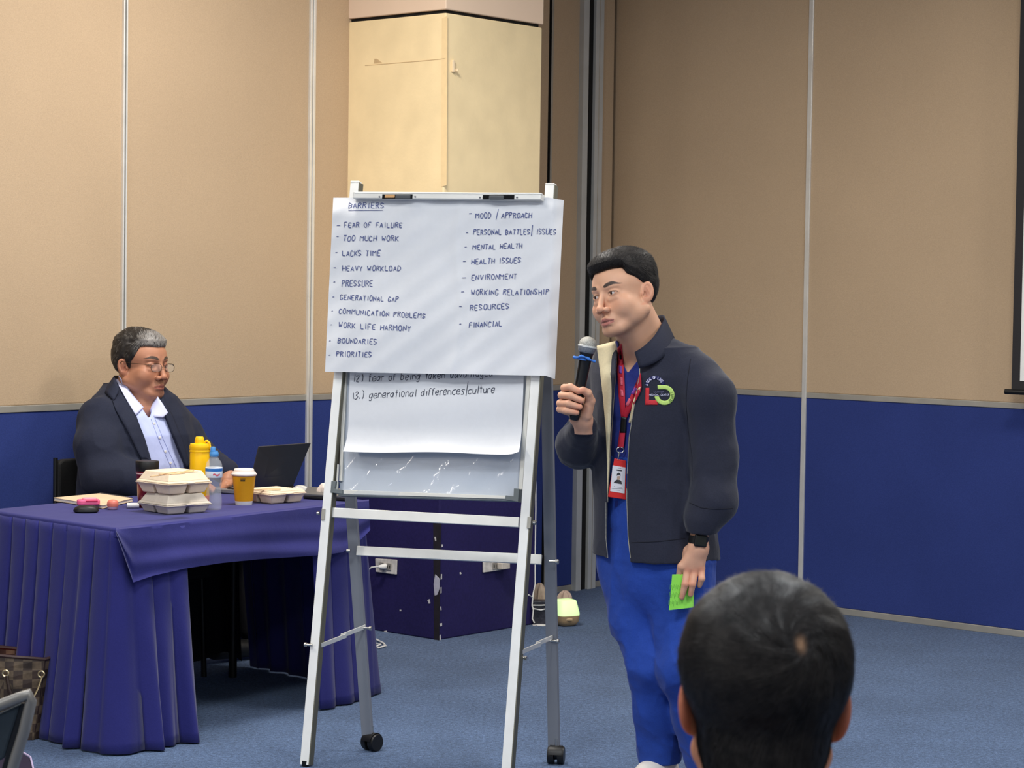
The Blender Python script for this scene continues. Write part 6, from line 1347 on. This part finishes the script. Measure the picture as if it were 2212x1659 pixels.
def thick3(q, phi):
    X, Y, Z = np.abs(q[..., 0]), q[..., 1], q[..., 2]
    t = .95+.45*np.clip((Z-4)/4, 0, 1)-.15*np.clip((-Z-4)/5, 0, 1)+.30*np.exp(-((Z-4)/4)**2)
    dw = np.linalg.norm(q-wh, axis=-1); an = np.arctan2(q[..., 0]-wh[0], q[..., 2]-wh[2]); t = t+.10*np.sin(an*9+dw*1.1)*np.clip(dw/3, 0, 1)*np.exp(-dw/9)-.35*np.exp(-(dw/1.5)**2)
    return t+.22*(vnoise(q*np.array((1, .8, .5), f32)+2, .8)-.5)
neck3h = lambda P: smin(cap(P, h3.wld((0, 4.2, -4.5)), h3.wld((0, 3.2, -17)), .050, .044), h3.base(h3.loc(P))*f32(h3.s), .022)
def f_hair3(P):
    q = h3.loc(P); d = hairshell(h3, thick3, hz3, P, lambda P: neck3h(P))
    return d*f32(h3.s)
V, F = pmesh(f_hair3, h3.c-np.array([.13, .15, .19]), h3.c+np.array([.13, .15, .16]), .0022)
q = (V-h3.c)@h3.R/h3.s; wv3 = q[np.argmin(np.linalg.norm(q-wh, axis=1))]; k3 = np.exp(-(np.linalg.norm((q-wv3)*np.array([1.3, 1, .8]), axis=1)/.55)**2)[:, None]
hair3 = mesh_obj('hair', V, F, mat('short_black_hair', (26, 23, 23), .6, vcol=True, noise=[(120, .3)], bump=[(260, .6, .004)], spec=.3, stretch=(1, 1, .5)), FG, True, colors=np.array(lin((27, 24, 24)))*(1-k3)+np.array(lin((176, 136, 104)))*k3)
N = vnormals(V, F); out_ = (h3.base(q.astype(f32)) > .4) & (np.linalg.norm(q-wv3, axis=1) > .75); s3 = rng.choice(np.where(out_)[0], 26000)
def dir3(q, t):
    r = q-wh; d = np.linalg.norm(r, axis=1, keepdims=True); r = r/np.maximum(d, .1); sw = np.cross(r, np.array([-.2, 1, .35]))
    low = np.clip((-q[:, 2:3]-1)/5, 0, 1); k = np.exp(-d/5)
    return (1-low)*(r+sw*(.15+1.3*k)+np.array([.12, 0, -.25]))+low*(np.array([0, -.05, -1.])+.25*r)
strands(h3, f_hair3, V[s3], N[s3], dir3, .030, .055, 'hair_strands', M_hairs, hair3, segs=6, lift=.16, seed=11)
s4 = rng.choice(np.where(out_)[0], 2500); strands(h3, f_hair3, V[s4], N[s4], dir3, .026, .035, 'stray_hairs', M_hairs, hair3, segs=5, lift=.45, seed=12)
def f_top3(P):
    d = loft(P, [(.86, sh3[0], sh3[1], .15, .09), (.78, sh3[0], sh3[1], .19, .11), (.65, hip3[0], hip3[1], .17, .12), (.45, hip3[0], hip3[1], .18, .14)], 0)
    for s in (-1, 1): d = smin(d, chain(P, [sh3+V3(.07*s, 0, -.05), sh3+V3(.17*s, 0, -.06), hip3+V3(.24*s, .03, .12), hip3+V3(.15*s, .23, .12)], [.06, .07, .055, .04], .03), .03)
    return smax(d-.008*folds(P, 9), -(neck3(P)-.004), .004)
V, F = pmesh(f_top3, V3(sh3[0]-.34, YF-.25, .42), V3(sh3[0]+.34, YF+.34, .99), .008); mesh_obj('shirt', V, F, mat('dark_grey_shirt', (52, 54, 62), .85, noise=[(100, .1)]), FG, True)
V, F = pmesh(lambda P: smin(smin(chain(P, [hip3+V3(-.08, .05, 0), hip3+V3(-.1, .45, 0), V3(hip3[0]-.1, hip3[1]+.46, .09)], [.10, .075, .06], .03), chain(P, [hip3+V3(.08, .05, 0), hip3+V3(.1, .45, 0), V3(hip3[0]+.1, hip3[1]+.46, .09)], [.10, .075, .06], .03), .02), ell(P, hip3, (.19, .16, .09)), .04), hip3+V3(-.3, -.25, -.5), hip3+V3(.3, .62, .15), .010)
mesh_obj('trousers', V, F, mat('dark_trousers', (32, 34, 44), .85, noise=[(100, .1)]), FG, True)
for s in (-1, 1):
    b0 = V3(hip3[0]+.1*s, hip3[1]+.46, 0); V, F = pmesh(lambda P, b0=b0: np.maximum(chain(P, [b0+UP*.05, b0+V3(0, .16, .04)], [.05, .038], .02), .012-P[..., 2]), b0-V3(.08, .1, 0), b0+V3(.08, .25, .15), .007); mesh_obj('shoe', V, F, M_black, FG, True)
fc = thing('banquet_chair', V3(hip3[0], YF, 0), 'dark chair carrying the foreground listener, below the frame', 'chair')
MB().box(V3(hip3[0], YF+.02, .385), .44, .44, .06).build('seat', mat('dark_seat', (34, 38, 46), .8), fc, bev=.02)
MB().box(V3(hip3[0], YF-.235, .66), .42, .03, .34).build('backrest', MATS['dark_seat'], fc, bev=.012)
for sx in (-.2, .2):
    MB().tube([V3(hip3[0]+sx, YF-.21, .84), V3(hip3[0]+sx, YF-.20, .40), V3(hip3[0]+sx, YF-.25, .01)], .011, 8).build('rear_leg', M_tube, fc, smooth=True)
    MB().tube([V3(hip3[0]+sx, YF+.2, .38), V3(hip3[0]+sx, YF+.23, .01)], .011, 8).build('front_leg', M_tube, fc, smooth=True)
